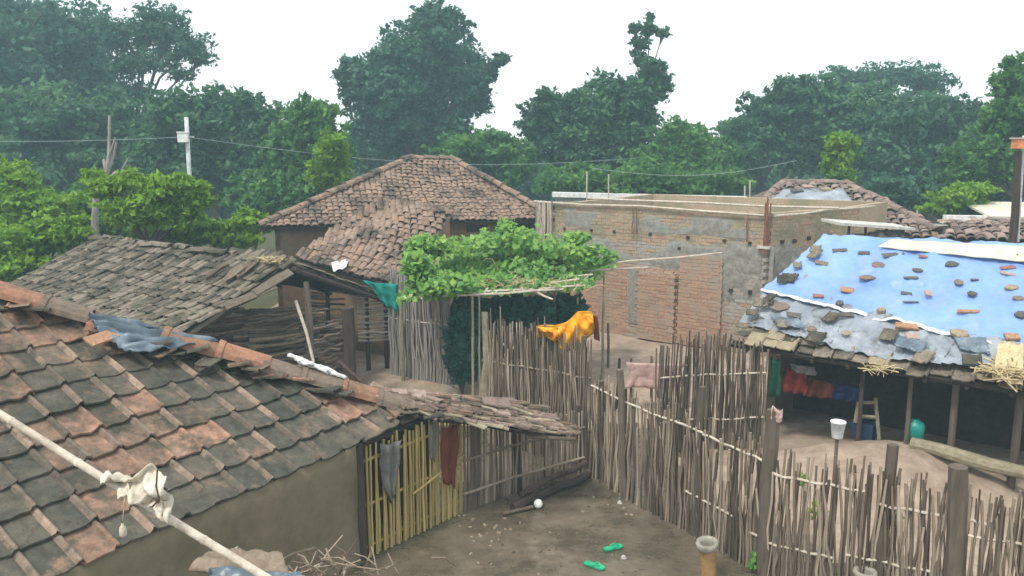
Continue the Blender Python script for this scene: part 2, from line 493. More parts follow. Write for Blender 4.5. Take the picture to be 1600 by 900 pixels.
def roof_items(E0, E1, R0, R1, tw, tl, meshes, jit=1.0, disp=None, lift=.03, tilt=.07, holes=0.0, edge=0, rnd=None, rows=None):
    """tiles over the quad, eave E0-E1, top R0-R1; x of a tile runs E0->E1"""
    r = rnd or R
    L = ((R0 + R1) / 2 - (E0 + E1) / 2)
    Lw = max((R0 - E0).length, (R1 - E1).length)
    ew = (E1 - E0).normalized()
    up0 = (L - ew * L.dot(ew))
    n = max(1, int(round(up0.length / tl)))
    items = []
    for k in range(n if rows is None else min(n, rows)):
        t = k / n
        A = lerp(E0, R0, t); C = lerp(E1, R1, t)
        A2 = lerp(E0, R0, t + 1 / n); C2 = lerp(E1, R1, t + 1 / n)
        x = (C - A)
        wdt = x.length
        if wdt < tw * .6: continue
        x.normalize()
        a0 = (A - E0).dot(x)
        i0 = math.ceil((a0 - edge * tw) / tw)
        i = i0
        while True:
            s = (i + .5) * tw - a0
            if s > wdt + edge * tw: break
            if s > -edge * tw and r.random() >= holes:
                f = s / wdt
                p = A + x * s
                up = lerp(A2, C2, f) - p
                up = (up - x * up.dot(x)).normalized()
                nn = x.cross(up).normalized()
                d = disp(f, t) if disp else 0
                p = p + nn * (lift + d + r.uniform(0, .012) * jit) + up * r.uniform(-.02, .02) * jit + x * r.uniform(-.01, .01) * jit
                if disp:
                    e = .02
                    up = (up + nn * (disp(f, min(1, t + e)) - disp(f, t)) / (e * up0.length)).normalized()
                    x_ = (x + nn * (disp(min(1, f + e), t) - disp(f, t)) / (e * wdt)).normalized()
                else:
                    x_ = x
                nn = x_.cross(up).normalized()
                m = Matrix.Translation(p) @ rotm(x_, up, nn) @ Matrix.Rotation(-tilt + r.uniform(-.025, .02) * jit, 4, 'X') @ Matrix.Rotation(r.uniform(-.03, .03) * jit, 4, 'Z') @ Matrix.Rotation(r.uniform(-.03, .03) * jit, 4, 'Y')
                items.append((meshes[r.randrange(len(meshes))], m))
            i += 1
    return items

def deck(name, quad, th, parent, disp=None, mat='deck', nu=12, nv=8, down=.03):
    E0, E1, R0, R1 = quad
    n = (E1 - E0).cross(R0 - E0).normalized()
    b = B()
    b.sheet(lambda u, v: lerp(lerp(E0, E1, u), lerp(R0, R1, u), v) + n * ((disp(u, v) if disp else 0) - down), nu, nv, th)
    return b.build(name, mat, parent)

def slab_wall(b, p0, p1, h0, h1a, h1b, th):
    """upright wall p0->p1 with sloping top"""
    d = (p1 - p0); d.z = 0; d.normalize()
    n = Vector((-d.y, d.x, 0)) * th / 2
    v = [Vector((p.x, p.y, h)) + s for p, hh in ((p0, (h0, h1a)), (p1, (h0, h1b))) for h in hh for s in (-n, n)]
    b.add(v, [(0, 4, 6, 2), (1, 3, 7, 5), (0, 2, 3, 1), (4, 5, 7, 6), (2, 6, 7, 3), (0, 1, 5, 4)])

# ------------------------------------------------------------------ ground
def smooth(a, b, x):
    t = max(0, min(1, (x - a) / (b - a)))
    return t * t * (3 - 2 * t)
MOUND = at(1395, 735, .25)
def gh(x, y):
    h = .05 * noise.noise(Vector((x * .35, y * .35, 0))) + .015 * noise.noise(Vector((x * 2.2, y * 2.2, 3)))
    if x > -3 and x < 3.2 and y < 11.5: h *= .6
    d = ((x - MOUND.x) / 1.9) ** 2 + ((y - MOUND.y) / .95) ** 2
    h += .55 * math.exp(-d * 1.1) * (1 + .3 * noise.noise(Vector((x * 3, y * 3, 1))))
    h += .12 * smooth(10.2, 11, y) * smooth(3, 4, x) * (1 - smooth(15, 17, y))
    return h
def grid_axis(lo, hi, near_lo, near_hi, fine, coarse):
    xs = []
    x = lo
    while x < hi:
        xs.append(x)
        x += fine if near_lo <= x < near_hi else coarse
    xs.append(hi)
    return xs
def ground():
    xs = grid_axis(-400, 400, -400, -400, 1, 40)
    xs = sorted(set([x for x in xs if abs(x) > 22] + [round(-20 + i * .22, 3) for i in range(int(40 / .22))]))
    ys = sorted(set([-60, -30, -10] + [round(2 + i * .22, 3) for i in range(int(26 / .22))] + [30, 34, 40, 50, 70, 100, 160, 260, 450]))
    vs_ = [(x, y, gh(x, y) if (abs(x) < 21 and 1 < y < 29) else 0) for y in ys for x in xs]
    w = len(xs)
    fs = [(j * w + i, j * w + i + 1, (j + 1) * w + i + 1, (j + 1) * w + i) for j in range(len(ys) - 1) for i in range(w - 1)]
    me = mkmesh('ground', vs_, fs, 'mud', True)
    me.materials.append(MAT['bank'])
    me.materials.append(MAT['grassland'])
    for p in me.polygons:
        c = p.center
        wob = noise.noise(Vector((c.x * .6, c.y * .6, 0)))
        if c.y > 24 + 2 * wob or abs(c.x) > 16 or (c.x < -7 and c.y > 9): p.material_index = 2
        elif c.x > 2.6 + .5 * wob + max(0, 9.8 - c.y) * .8 and c.y > 8.0 or c.y > 12.5 + wob: p.material_index = 1
    o = bpy.data.objects.new('ground', me)
    COL.objects.link(o)
    place(o, None, Matrix.Identity(4))
    tag(o, 'muddy olive brown village yard running back to dry pinkish earth and grass', kind='structure')
ground()
def G(p): return Vector((p[0], p[1], gh(p[0], p[1]) if (abs(p[0]) < 21 and 1 < p[1] < 29) else 0))

# ------------------------------------------------------------------ near hut with the big tiled roof
ZUP = Vector((0, 0, 1))
C0 = at(665, 652, 1.4)
U = (at(665, 652, 1.4) - at(130, 885, 1.4)).normalized()
Vp = Vector((-U.y, U.x, 0))
TS = math.tan(math.radians(27))
def near_hut():
    t = root('tiled_hut', 'low mud hut in the foreground under a big roof of orange and grey tiles', 'hut', C0 + Vp * 2 - U * 3 - ZUP * 1.4)
    run = 3.6
    hip_top = C0 + (Vp - U) * run + ZUP * run * TS
    E1 = C0
    E0 = C0 - U * 7.6
    R1 = hip_top
    R0 = E0 + Vp * run + ZUP * run * TS - U * .0
    disp = lambda f, v: -.05 * math.sin(math.pi * v) + .035 * noise.noise(Vector((f * 6, v * 2, 2)))
    dk = deck('roof', (E0, E1, R0, R1), .05, t, disp, nu=24)
    ms = [tile_flat('tile_near', .32, .355, .022, .046, s) for s in range(6)]
    ms += [tile_flat('tile_mix', .32, .355, .022, .046, 30 + s, 'tile_worn') for s in range(5)]
    mg = [tile_flat('tile_moss', .32, .355, .022, .046, 10 + s, 'tile_worn' if s != 2 else None) for s in range(6)]
    nr = random.Random(3)
    items = roof_items(E0, E1, R0, R1, .31, .335, ms, .8, disp, .03, .10, rnd=nr, edge=.3)
    out = []
    for me, mw in items:       # moss has taken the lower courses and some patches
        q = mw.translation
        v = (q - C0).dot(Vp) / run
        m_ = .98 - 1.5 * v + 1.15 * noise.noise(Vector((q.x * .8 + 3, q.y * .8, 1))) + nr.uniform(-.3, .3)
        out.append((mg[nr.randrange(6)] if m_ > .5 else me, mw))
    items = out
    parts_or_stuff('roof_tile', items, 'tile_near', dk)
    # slope facing away past the ridge
    Rf0 = R0; Rf1 = R1
    far0 = R0 + Vp * run - ZUP * run * TS; far1 = hip_top + Vp * run * 1.0 - ZUP * run * TS
    deck('rear_roof', (far1 + U * run, far0, Rf1, Rf0), .05, t, mat='tile_near')
    # end slope beyond the hip
    # ridge tiles along the hip
    def hip(px):   # point on the hip at a photo column
        best = None
        for i in range(0, 400):
            s = i / 400
            p = lerp(C0, hip_top, s)
            v = p - Vector((0, 0, CAMH))
            c = v.y * math.cos(PITCH) - v.z * math.sin(PITCH)
            x = 800 + FPX * v.x / c
            if best is None or abs(x - px) < best[0]: best = (abs(x - px), p)
        return best[1]
    rm = {}
    def ridge_tile(x0, x1, mat, lift=.05, tw=.0, r=.13):
        a = hip(x0); b_ = hip(x1)
        d = (b_ - a)
        L = d.length
        dn = d.normalized()
        side = dn.cross(ZUP).normalized()
        upv = side.cross(dn)
        bb = B()
        n = 8
        vs_ = []
        for (s, rr) in ((0, r * 1.12), (.12, r * 1.1), (.13, r), (1.04, r * .92)):
            for k in range(n):
                an = math.pi * k / (n - 1)
                vs_.append(a + dn * (s * L) + side * (math.cos(an) * rr) + upv * (math.sin(an) * rr * .9 + lift - .04 + tw * s))
        N = len(vs_)
        inn = []
        for i, v in enumerate(vs_):
            k = i % n
            an = math.pi * k / (n - 1)
            inn.append(v - side * math.cos(an) * .018 - upv * math.sin(an) * .018)
        fs = []
        for j in range(3):
            for k in range(n - 1):
                q = j * n + k
                fs += [(q, q + 1, q + n + 1, q + n), (N + q + n, N + q + n + 1, N + q + 1, N + q)]
        for k in range(n - 1):
            fs += [(k + 1, k, N + k, N + k + 1), (3 * n + k, 3 * n + k + 1, N + 3 * n + k + 1, N + 3 * n + k)]
        for j in range(3):
            fs += [(j * n, j * n + n, N + j * n + n, N + j * n), (j * n + 2 * n - 1, j * n + n - 1, N + j * n + n - 1, N + j * n + 2 * n - 1)]
        bb.add(vs_ + inn, fs)
        bb.build('ridge_tile', mat, dk)
    for x0, x1, m, lf in ((-95, -20, 'ridge_gr', .10), (-25, 67, 'ridge', .10), (64, 138, 'ridge_gr', .09), (140, 250, 'ridge', .02), (250, 336, 'ridge', .10), (334, 413, 'ridge', .12), (408, 468, 'ridge_gr', .09),
                          (466, 532, 'ridge_gr', .10), (530, 588, 'ridge', .09), (586, 640, 'ridge_gr', .08)):
        ridge_tile(x0, x1, m, lf, r=.155)
    # broken tile scraps under the ridge tiles
    sc_ = []
    sm = [tile_flat('tile_moss' if s else 'tile_near', .22, .2, .016, .02, 40 + s) for s in range(3)]
    for i in range(34):
        s = R.random()
        o_ = R.uniform(.14, .26)
        p = lerp(C0, hip_top, s) - Vp * o_ + ZUP * (.085 + R.uniform(0, .02) - o_ * TS)
        sc_.append((sm[R.randrange(3)], Matrix.Translation(p) @ Matrix.Rotation(R.uniform(0, 6.3), 4, 'Z') @ Matrix.Rotation(R.uniform(-.2, .2), 4, 'X')))
    parts_or_stuff('broken_tile', sc_, 'tile_near', dk)
    # walls (outer face set back from the eave)
    inset = .34
    wc = at(552, 884, 0); wc.z = 0
    wb = B()
    w0 = C0 - U * 7.2 + Vp * inset
    w1 = Vector((wc.x, wc.y, 0))
    # keep the wall parallel to the eave through the photo's corner
    off = (w1 - C0).dot(Vp)
    w0 = Vector((C0.x, C0.y, 0)) - U * 7.2 + Vp * off
    s1 = (w1 - C0).dot(U)
    w1 = Vector((C0.x, C0.y, 0)) + U * s1 + Vp * off
    top = 1.38 + off * TS
    NU, NV = 40, 8
    def wf(u, v):
        p = lerp(w0, w1, u) + ZUP * (-.1 + v * (top + .1))
        return p - Vp * (.025 * noise.noise(p * 1.5) + .008 * noise.noise(p * 7))
    wb.sheet(wf, NU, NV, .2)
    for q0, q1 in ((w0, w0 + Vp * 5.5), (w1, w1 + Vp * 5.5), (w0 + Vp * 5.5, w1 + Vp * 5.5)):
        slab_wall(wb, q0, q1, -.1, 1.3, 1.3, .2)
    wb.build('wall', 'mudwall', t, True)
    # dark corner post + lintel
    pb = B()
    pb.tube([w1 + U * .10 - Vp * .03 + ZUP * z for z in (-.1, .5, 1.0, top)], [.075, .07, .065, .06], 8)
    pb.build('corner_post', 'wood_dark', t)
    # rafter ends under the eave
    for i in range(16):
        q = C0 - U * (i * .46 + .2)
        rb = B()
        a = q - ZUP * .06 - Vp * -.02
        rb.tube([a, a + Vp * 1.2 + ZUP * 1.2 * TS], [.028, .03], 6)
        rb.build('rafter', 'wood_dark', t)
    return dict(t=t, w0=w0, w1=w1, off=off, hip=hip, hip_top=hip_top, top=top)
NH = near_hut()

# the bamboo-slat side with lean-to roof beyond the corner
def porch():
    t = root('lean_to', 'sagging lean-to with ragged tile roof and slatted bamboo walls at the near hut end', 'lean-to', at(720, 800, 0))
    P1 = C0 + Vector((.05, -.05, .0))
    P2 = at(884, 684, 1.0)
    Q0 = at(500, 575, 1.98)
    Q1 = at(812, 633, 1.2)
    hipa = NH['hip'](520)
    disp = lambda f, v: .04 * noise.noise(Vector((f * 4, v * 3, 9)))
    dk = deck('roof', (P1, P2, hipa, Q1), .05, t, disp, nu=10, nv=6, down=.0)
    ms = [tile_flat('tile_mix' if s % 2 else 'tile_dark', .20, .20, .014, .02, 60 + s) for s in range(4)] + [tile_flat(('bam', 'tile_dark', 'tile_mix', 'wood_pale')[s], .11, .34, .012, .012, 70 + s) for s in range(4)]
    items = roof_items(P1, P2, lerp(P1, hipa, .86), lerp(P2, Q1, .86), .2, .13, ms[:4], 1.5, disp, .03, .04, edge=.1)
    # loose scraps piled on top
    pd = (P2 - P1).normalized()
    for i in range(230):
        u, v = R.random(), R.random() * .97
        p = lerp(lerp(P1, P2, u), lerp(hipa, Q1, u), v) + ZUP * R.uniform(.04, .075)
        items.append((ms[R.randrange(8)], Matrix.Translation(p) @ rotm(Vector((pd.y, -pd.x, 0)).normalized(), pd, Vector((pd.y, -pd.x, 0)).normalized().cross(pd)) @ Matrix.Rotation(R.gauss(0, .35), 4, 'Z') @ Matrix.Rotation(R.uniform(-.08, .08), 4, 'X') @ Matrix.Rotation(R.uniform(-.1, .1), 4, 'Y')))
    parts_or_stuff('roof_tile', items, 'tile_dark', dk)
    # pole hanging out of the right end
    e = B(); e.tube([P2 - Vector((.5, .1, -.06)), P2 + Vector((.12, -.05, -.0))], [.03, .024], 7)
    e.build('pole_end', 'bam', t)
    # wall line
    wl_ = [NH['w1'] + U * .18, at(722, 800, 0), at(800, 772, 0), at(915, 738, 0)]
    for p in wl_: p.z = 0
    def wp(s):
        if s < 1: return lerp(wl_[0], wl_[1], s)
        if s < 2: return lerp(wl_[1], wl_[2], s - 1)
        return lerp(wl_[2], wl_[3], s - 2)
    # yellow slat panel
    pn = B(); 
    a, b_ = wl_[0], wl_[1]
    d = (b_ - a).normalized(); nrm = Vector((d.y, -d.x, 0))
    Lw = (b_ - a).length
    ht = lambda s: lerp(NH['top'] - .02, 1.38, s)
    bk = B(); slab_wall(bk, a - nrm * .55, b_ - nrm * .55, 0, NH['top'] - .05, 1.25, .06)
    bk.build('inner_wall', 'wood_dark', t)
    sl = sticks('bam_yel', 5, 3, .5)
    frame_ = B()
    for h in (.12, .62, 1.15):
        frame_.tube([a + nrm * -.02 + ZUP * h, b_ - nrm * .02 + ZUP * (h + .03)], .018, 6)
    pf = frame_.build('slat_panel_rail', 'bam_yel', t)
    x = 0.02
    i = 0
    while x < Lw:
        s = x / Lw
        p = a + d * x + nrm * (.012 if i % 2 else -.01)
        h = ht(s) * R.uniform(.93, 1.0)
        inst('bamboo_slat', sl[i % 8], along(p + ZUP * .0, p + ZUP * h + d * R.uniform(-.03, .03), R.uniform(.018, .023), R.uniform(0, 6)), t)
        x += R.uniform(.046, .058); i += 1
    # diagonal strip woven across
    st = B(); st.tube([a + d * Lw * .45 + nrm * .04 + ZUP * .55, b_ + nrm * .04 + ZUP * .78], .016, 6); st.build('lashing_strip', 'bam_yel', t)
    # darker slat fence further on
    sl2 = sticks('bam', 5, 3, .6)
    a2, b2 = wl_[1], wl_[3]
    L2 = (wl_[2] - wl_[1]).length + (wl_[3] - wl_[2]).length
    k = 0
    n = int(L2 / .055)
    for k in range(n):
        s = 1 + 2 * k / n
        p = wp(s)
        h = lerp(1.32, .95, k / n)
        inst('bamboo_slat', sl2[k % 8], along(p, p + ZUP * h * R.uniform(.93, 1) + Vector((R.uniform(-.03, .03), 0, 0)), R.uniform(.014, .022)), t)
    for h in (.25, .7):
        rb = B(); rb.tube([wp(1.0) + ZUP * h + nrm * .03, wp(2) + ZUP * h + nrm * .03, wp(2.95) + ZUP * h + nrm * .03], .018, 6); rb.build('rail', 'bam', t)
    # posts
    for px, py, hh, r, m in ((742, 792, 1.42, .05, 'wood'), (808, 768, 1.25, .055, 'wood_dark'), (905, 738, 1.0, .045, 'wood_dark')):
        p = at(px, py, 0)
        pb = B(); pb.tube([p + Vector((0, 0, z)) + Vector((R.uniform(-.02, .02), 0, 0)) for z in (-.05, hh * .35, hh * .7, hh)], [r, r * .9, r * .95, r * .8], 8)
        pb.build('post', m, t)
porch()

# sacks and boards at the lean-to
def hang_sheet(name, label, cat, pts, mat, th=.02, fold=.03, freq=7, nu=14, nv=10, seed=0, parent=None):
    """pts: TL TR BL BR world"""
    TL, TR, BL, BR = pts
    n = (TR - TL).cross(BL - TL).normalized()
    b = B()
    b.sheet(lambda u, v: lerp(lerp(TL, TR, u), lerp(BL, BR, u), v) + n * (fold * math.sin(u * freq * 1.6 + seed + v * 2.3) * (.4 + .8 * v) + fold * 1.2 * noise.noise(Vector((u * 5, v * 4, seed)))) + (BL - TL) * (.16 * noise.noise(Vector((u * 3.1, seed * 1.7 + TL.x, .5))) * v - .04 * math.sin(math.pi * u) * (1 - v) * -1) + (TR - TL) * (.10 * (u - .5) * math.sin(v * 5 + seed + TL.x)), nu, nv, min(th, .008))
    o = b.build(name, mat, parent, True)
    if label: tag(o, label, cat)
    return o
wa = NH['w1'] + U * .18; wb_ = at(722, 800, 0)
nrm = Vector(((wb_ - wa).normalized().y, -(wb_ - wa).normalized().x, 0))
def onwall(px, py, off=.07):
    return onplane(px, py, wa + nrm * off, nrm)
hang_sheet('sack', 'pale grey sack hanging on the yellow bamboo slats under the near hut eave', 'sack',
           (onwall(592, 694), onwall(628, 686), onwall(606, 782), onwall(614, 778)), 'sack', .04, .03)
hang_sheet('cloth', 'rust red cloth hanging beside the grey post on the slatted bamboo wall', 'cloth',
           (onwall(690, 668), onwall(716, 660), onwall(693, 768), onwall(712, 757)), 'rustcl', .02, .02)
hang_sheet('cloth', 'faded narrow grey cloth strip hanging between the grey sack and the rust red cloth', 'cloth',
           (onwall(672, 660), onwall(682, 657), onwall(673, 722), onwall(680, 720)), 'sack', .02, .01, nu=5)
# timber beams on the ground by the lean-to
def beam(name, label, cat, a, b, r, mat, n=8, wob=.02, grp=None):
    bb = B()
    k = 5
    bb.tube([lerp(a, b, i / k) + Vector((R.uniform(-wob, wob), R.uniform(-wob, wob), R.uniform(-wob, wob))) for i in range(k + 1)], [r * R.uniform(.9, 1.1) for _ in range(k + 1)], n)
    o = bb.build(name, mat, None)
    return tag(o, label, cat, grp)
beam('timber', 'dark split timber lying along the foot of the lean-to fence', 'timber', at(800, 792, .06), at(918, 742, .08), .06, 'wood_dark')
beam('timber', 'thin brown timber resting on top of the dark split timber', 'timber', at(812, 772, .16), at(915, 724, .2), .04, 'wood_dark')
beam('timber', 'short pale stick on the mud pointing at the small white ball', 'stick', at(786, 803, .03), at(832, 792, .03), .022, 'bam', wob=.005)
bb = B(); c = at(841, 787, .06)
bb.lathe(c, [(.001, -.06)] + [(.06 * math.sin(a), -.06 * math.cos(a)) for a in [i * math.pi / 8 for i in range(1, 8)]] + [(.001, .06)], 14)
tag(bb.build('ball', 'white_pl', None, True), 'small dirty white ball on the mud beside the lean-to timbers', 'ball')

# ------------------------------------------------------------------ things on the near roof
pn_roof = (ZUP + (-Vp) * TS).normalized()
def onroof(px, py, off=.08):
    return onplane(px, py, C0 + pn_roof * off, pn_roof)
def bunched(name, label, cat, P, mat, nu=26, nv=14, amp=.06, th=.012, freq=9, seed=1):
    TL, TR, BL, BR = P
    n = (TR - TL).cross(BL - TL).normalized()
    if n.z < 0: n = -n
    b = B()
    b.sheet(lambda u, v: lerp(lerp(TL, TR, u), lerp(BL, BR, u), v) + n * (amp * abs(math.sin(freq * (u * .55 + v) + 2.5 * noise.noise(Vector((u * 3, v * 3, seed))))) + amp * .7 * noise.noise(Vector((u * 7, v * 7, seed + 4))))
            + Vector((0, 0, 1)) * .0, nu, nv, th)
    o = b.build(name, mat, None, True)
    return tag(o, label, cat)
bunched('plastic_sheet', 'crumpled slate blue plastic sheet tucked under ridge tiles of the near roof', 'plastic sheet',
        (onroof(138, 492, .16), onroof(338, 536, .14), onroof(152, 522, .10), onroof(205, 556, .10)), 'plastic_dk', amp=.07, seed=3)
bunched('plastic_sheet', 'narrow fold of blue plastic lying on the hip behind the orange ridge tile', 'plastic sheet',
        (onroof(225, 508, .2), onroof(345, 535, .18), onroof(235, 522, .12), onroof(300, 538, .12)), 'plastic_dk', amp=.03, nu=14, nv=6, seed=8)
p = onroof(165, 520, .12)
bb = B(); bb.box(frame(onroof(160, 528, .15), (onroof(192, 518, .15) - onroof(126, 540, .15)), pn_roof), .36, .14, .03, .008)
tag(bb.build('loose_tile', 'stone_orange', None), 'loose orange clay tile lying askew on the blue plastic of the near roof', 'tile')
bunched('lime_patch', 'white lime crust dried on the grey hip tile of the near roof', 'lime patch',
        (NH['hip'](456) + ZUP * .29 + Vp * .07, NH['hip'](532) + ZUP * .23 + Vp * .07, NH['hip'](462) + ZUP * .23 - Vp * .06, NH['hip'](536) + ZUP * .18 - Vp * .06), 'white', 18, 8, .03, .04)

# ------------------------------------------------------------------ foreground pole with rag
def fg_pole():
    a = ad(-70, 606, 3.1); b_ = ad(520, 962, 2.9); a = b_ + (a - b_) * 2.0
    t = root('bamboo_pole', 'long pale bamboo pole slanting across the lower left corner of the view', 'pole', lerp(a, b_, .5))
    bb = B()
    pts = []; rd = []
    N = 44
    for i in range(N + 1):
        s = i / N
        p = lerp(a, b_, s) + Vector((.008 * noise.noise(Vector((s * 4, 0, 0))), 0, .012 * math.sin(s * 5)))
        pts.append(p); rd.append(.0120 + .0055 * s)
    bb.tube(pts, rd, 10)
    bb.build('culm', 'bam_pale', t, True)
    for s in (.06, .16, .27, .38, .49, .575, .665, .745, .83, .92):
        nb = B(); p = lerp(a, b_, s) + Vector((.008 * noise.noise(Vector((s * 4, 0, 0))), 0, .012 * math.sin(s * 5)))
        dd = (b_ - a).normalized()
        r0 = .0120 + .0055 * s; nb.tube([p - dd * .008, p - dd * .003, p + dd * .003, p + dd * .008], [r0 + .0002, r0 + .0018, r0 + .0018, r0 + .0002], 10); nb.build('node', 'bam_pale', t)
    return a, b_
PA, PB = fg_pole()
def pole_at(px):
    best = None
    for i in range(601):
        p = lerp(PA, PB, i / 600); v = p - Vector((0, 0, CAMH))
        c = v.y * math.cos(PITCH) - v.z * math.sin(PITCH); x = 800 + FPX * v.x / c
        if best is None or abs(x - px) < best[0]: best = (abs(x - px), p)
    return best[1]
def rag():
    b = B()
    P = [ad(158, 742, 3.02), ad(258, 738, 3.0), ad(196, 776, 2.96), ad(272, 816, 2.93)]
    def f(u, v):
        p = lerp(lerp(P[0], P[1], u), lerp(P[2], P[3], u), v)
        return p + Vector((0, -.035 * math.sin(9 * v + 6 * u) + .05 * noise.noise(Vector((u * 4, v * 4, 5))), .022 * noise.noise(Vector((u * 9, v * 9, 7))) + .02 * math.sin(u * 11) * (1 - v)))
    b.sheet(f, 30, 22, .006)
    tag(b.build('rag', 'rag', None, True), 'dirty white rag bunched over the slanting bamboo pole', 'rag')
    b = B(); p0 = ad(247, 738, 2.96)
    b.tube([ad(246, 734, 2.95), ad(244, 760, 2.93), ad(249, 780, 2.92), ad(238, 792, 2.92)], .0035, 6)
    tag(b.build('cord', 'wood_dark', None), 'short dark cord tied over the white rag', 'cord')
    b = B(); q = pole_at(196); c = ad(192, 828, q.y)
    b.tube([q, ad(193, 800, q.y), c + ZUP * .03], .0015, 5)
    b.lathe(c, [(.004, .03), (.006, .02), (.012, .012), (.0145, 0), (.0145, -.02), (.010, -.027), (.001, -.028)], 14)
    tag(b.build('small_bottle', 'rag', None, True), 'tiny cream bottle dangling on a thread below the bamboo pole', 'bottle')
rag()
# scrap heap at the very bottom
bunched('sheath', 'dry curled palm sheath lying over the bottom edge under the pole', 'palm sheath', (ad(335, 862, 3.9), ad(440, 872, 3.9), ad(295, 893, 3.75), ad(452, 905, 3.75)), 'bam', 16, 8, .035, .02, 6, 2)
bunched('plastic_sheet', 'strip of blue plastic at the bottom of the view below the palm sheath', 'plastic sheet', (ad(330, 888, 3.6), ad(470, 898, 3.6), ad(320, 925, 3.5), ad(480, 925, 3.5)), 'plastic_dk', 16, 6, .03, .008, 9, 5)
def straw_heap(name, label, cat, c, rx, ry, n, L, mat='straw', r=.006, h=.1):
    b = B()
    for i in range(n):
        p = Vector(c) + Vector((R.gauss(0, rx), R.gauss(0, ry), R.uniform(0, h)))
        d = Vector((R.uniform(-1, 1), R.uniform(-1, 1), R.uniform(-.25, .45))).normalized() * L * R.uniform(.4, 1)
        b.tube([p - d / 2, p + Vector((0, 0, R.uniform(-.01, .03))), p + d / 2], r * R.uniform(.6, 1.2), 4)
    return tag(b.build(name, mat, None), label, cat, kind='stuff')
straw_heap('straw', 'loose dry sticks and straw scraps along the bottom edge by the near hut corner', 'straw', ad(500, 905, 4.3), .25, .12, 70, .3, 'bam', .005, .08)

# ------------------------------------------------------------------ left shed
def shed():
    A = at(452, 411, 2.55); F_ = at(145, 375, 2.55)
    w = (F_ - A).normalized()
    EL = at(262, 536, 1.55); EF = EL + (F_ - A)
    ER = at(604, 464, 1.55); ERF = ER + (F_ - A)
    t = root('open_shed', 'open-ended shed with a gabled roof of mossy grey tiles left of the middle', 'shed', (A.x, A.y, 0))
    disp = lambda f, v: .07 * noise.noise(Vector((f * 5, v * 2, 5))) - .06 * math.sin(math.pi * v) + (.05 * math.sin(f * 9))
    dk = deck('roof', (EF, EL, F_, A), .05, t, disp, nu=20)
    ms = [tile_round('tile_shed', .135, .30, .014, 200 + s, .28) for s in range(5)]
    items = roof_items(EF, EL, F_, A, .125, .26, ms, 2.6, disp, .03, .07, edge=.4)
    parts_or_stuff('roof_tile', items, 'tile_shed', dk)
    d2 = lambda f, v: .05 * noise.noise(Vector((f * 5, v * 2, 8)))
    dk2 = deck('rear_roof', (ER, ERF, A, F_), .05, t, d2, nu=16)
    items = roof_items(ER, ERF, A, F_, .16, .30, ms, 2.6, d2, .03, .05, edge=.4)
    parts_or_stuff('roof_tile', items, 'tile_shed', dk2, limit=60)
    # ridge clutter
    rt = [tile_round('tile_shed', .20, .34, .016, 220 + s, .4) for s in range(3)]
    n = 22
    for i in range(n):
        p = lerp(A, F_, (i + R.uniform(-.2, .2)) / n) + ZUP * .05
        inst('ridge_tile', rt[i % 3], Matrix.Translation(p) @ rotm(Vector((-w.y, w.x, 0)), w, ZUP) @ Matrix.Rotation(R.uniform(-.3, .3), 4, 'Z') @ Matrix.Rotation(R.uniform(-.2, .1), 4, 'X'), dk)
    # rake poles, purlins and rafters seen under the gable
    def bar(name, a, b_, r, m='wood_dark', par=t):
        bb = B(); bb.tube([a, lerp(a, b_, .5) + Vector((R.uniform(-.03, .03), 0, R.uniform(-.03, .03))), b_], [r, r * .9, r * .85], 7); return bb.build(name, m, par)
    dn = Vector((0, 0, -.10))
    bar('rafter', A + dn, EL + dn, .05, 'wood'); bar('rafter', A + dn, ER + dn, .05, 'wood_dark')
    for s in (.25, .5, .75):
        bar('rafter', lerp(A, F_, s) + dn, lerp(EL, EF, s) + dn, .04); bar('rafter', lerp(A, F_, s) + dn, lerp(ER, ERF, s) + dn, .04)
    bar('ridge_pole', A + dn - w * .2, F_ + dn, .05)
    # torn grey boards along the rake
    for px0, py0, px1, py1 in ((455, 424, 398, 458), (430, 447, 352, 480), (397, 462, 330, 492), (372, 480, 296, 513)):
        a = ad(px0, py0, 13.9); b_ = ad(px1, py1, 13.2)
        bb = B(); m = frame(lerp(a, b_, .5), (b_ - a), ZUP + Vector((.5, -.4, 0))); bb.box(m, (b_ - a).length, .14, .025, .01); bb.build('rake_board', 'wood', t)
    # posts
    for px, py, hgt, r, m in ((548, 606, 1.72, .12, 'wood_dark'), (486, 600, 2.05, .045, 'wood')):
        p = ad(px, py, 14.4); p.z = 0
        bb = B(); bb.tube([p + ZUP * z + Vector((R.uniform(-.02, .02), 0, 0)) for z in (-.1, hgt * .3, hgt * .65, hgt)], [r * 1.1, r, r * .95, r], 8); bb.build('post', m, t)
    # leaning props
    bar('prop', ad(462, 470, 13.9), ad(490, 566, 13.5), .03, 'bam_pale')
    bar('prop', ad(478, 440, 14.1), ad(488, 560, 13.9), .05, 'wood')
    # rear wall of the shed (dark)
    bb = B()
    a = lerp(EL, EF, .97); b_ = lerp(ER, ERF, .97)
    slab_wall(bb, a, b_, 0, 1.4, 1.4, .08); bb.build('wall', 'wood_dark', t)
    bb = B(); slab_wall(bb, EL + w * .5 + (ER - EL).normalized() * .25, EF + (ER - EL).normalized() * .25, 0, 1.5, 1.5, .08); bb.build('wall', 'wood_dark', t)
    return A, F_, EL, EF, ER, w
SH = shed()
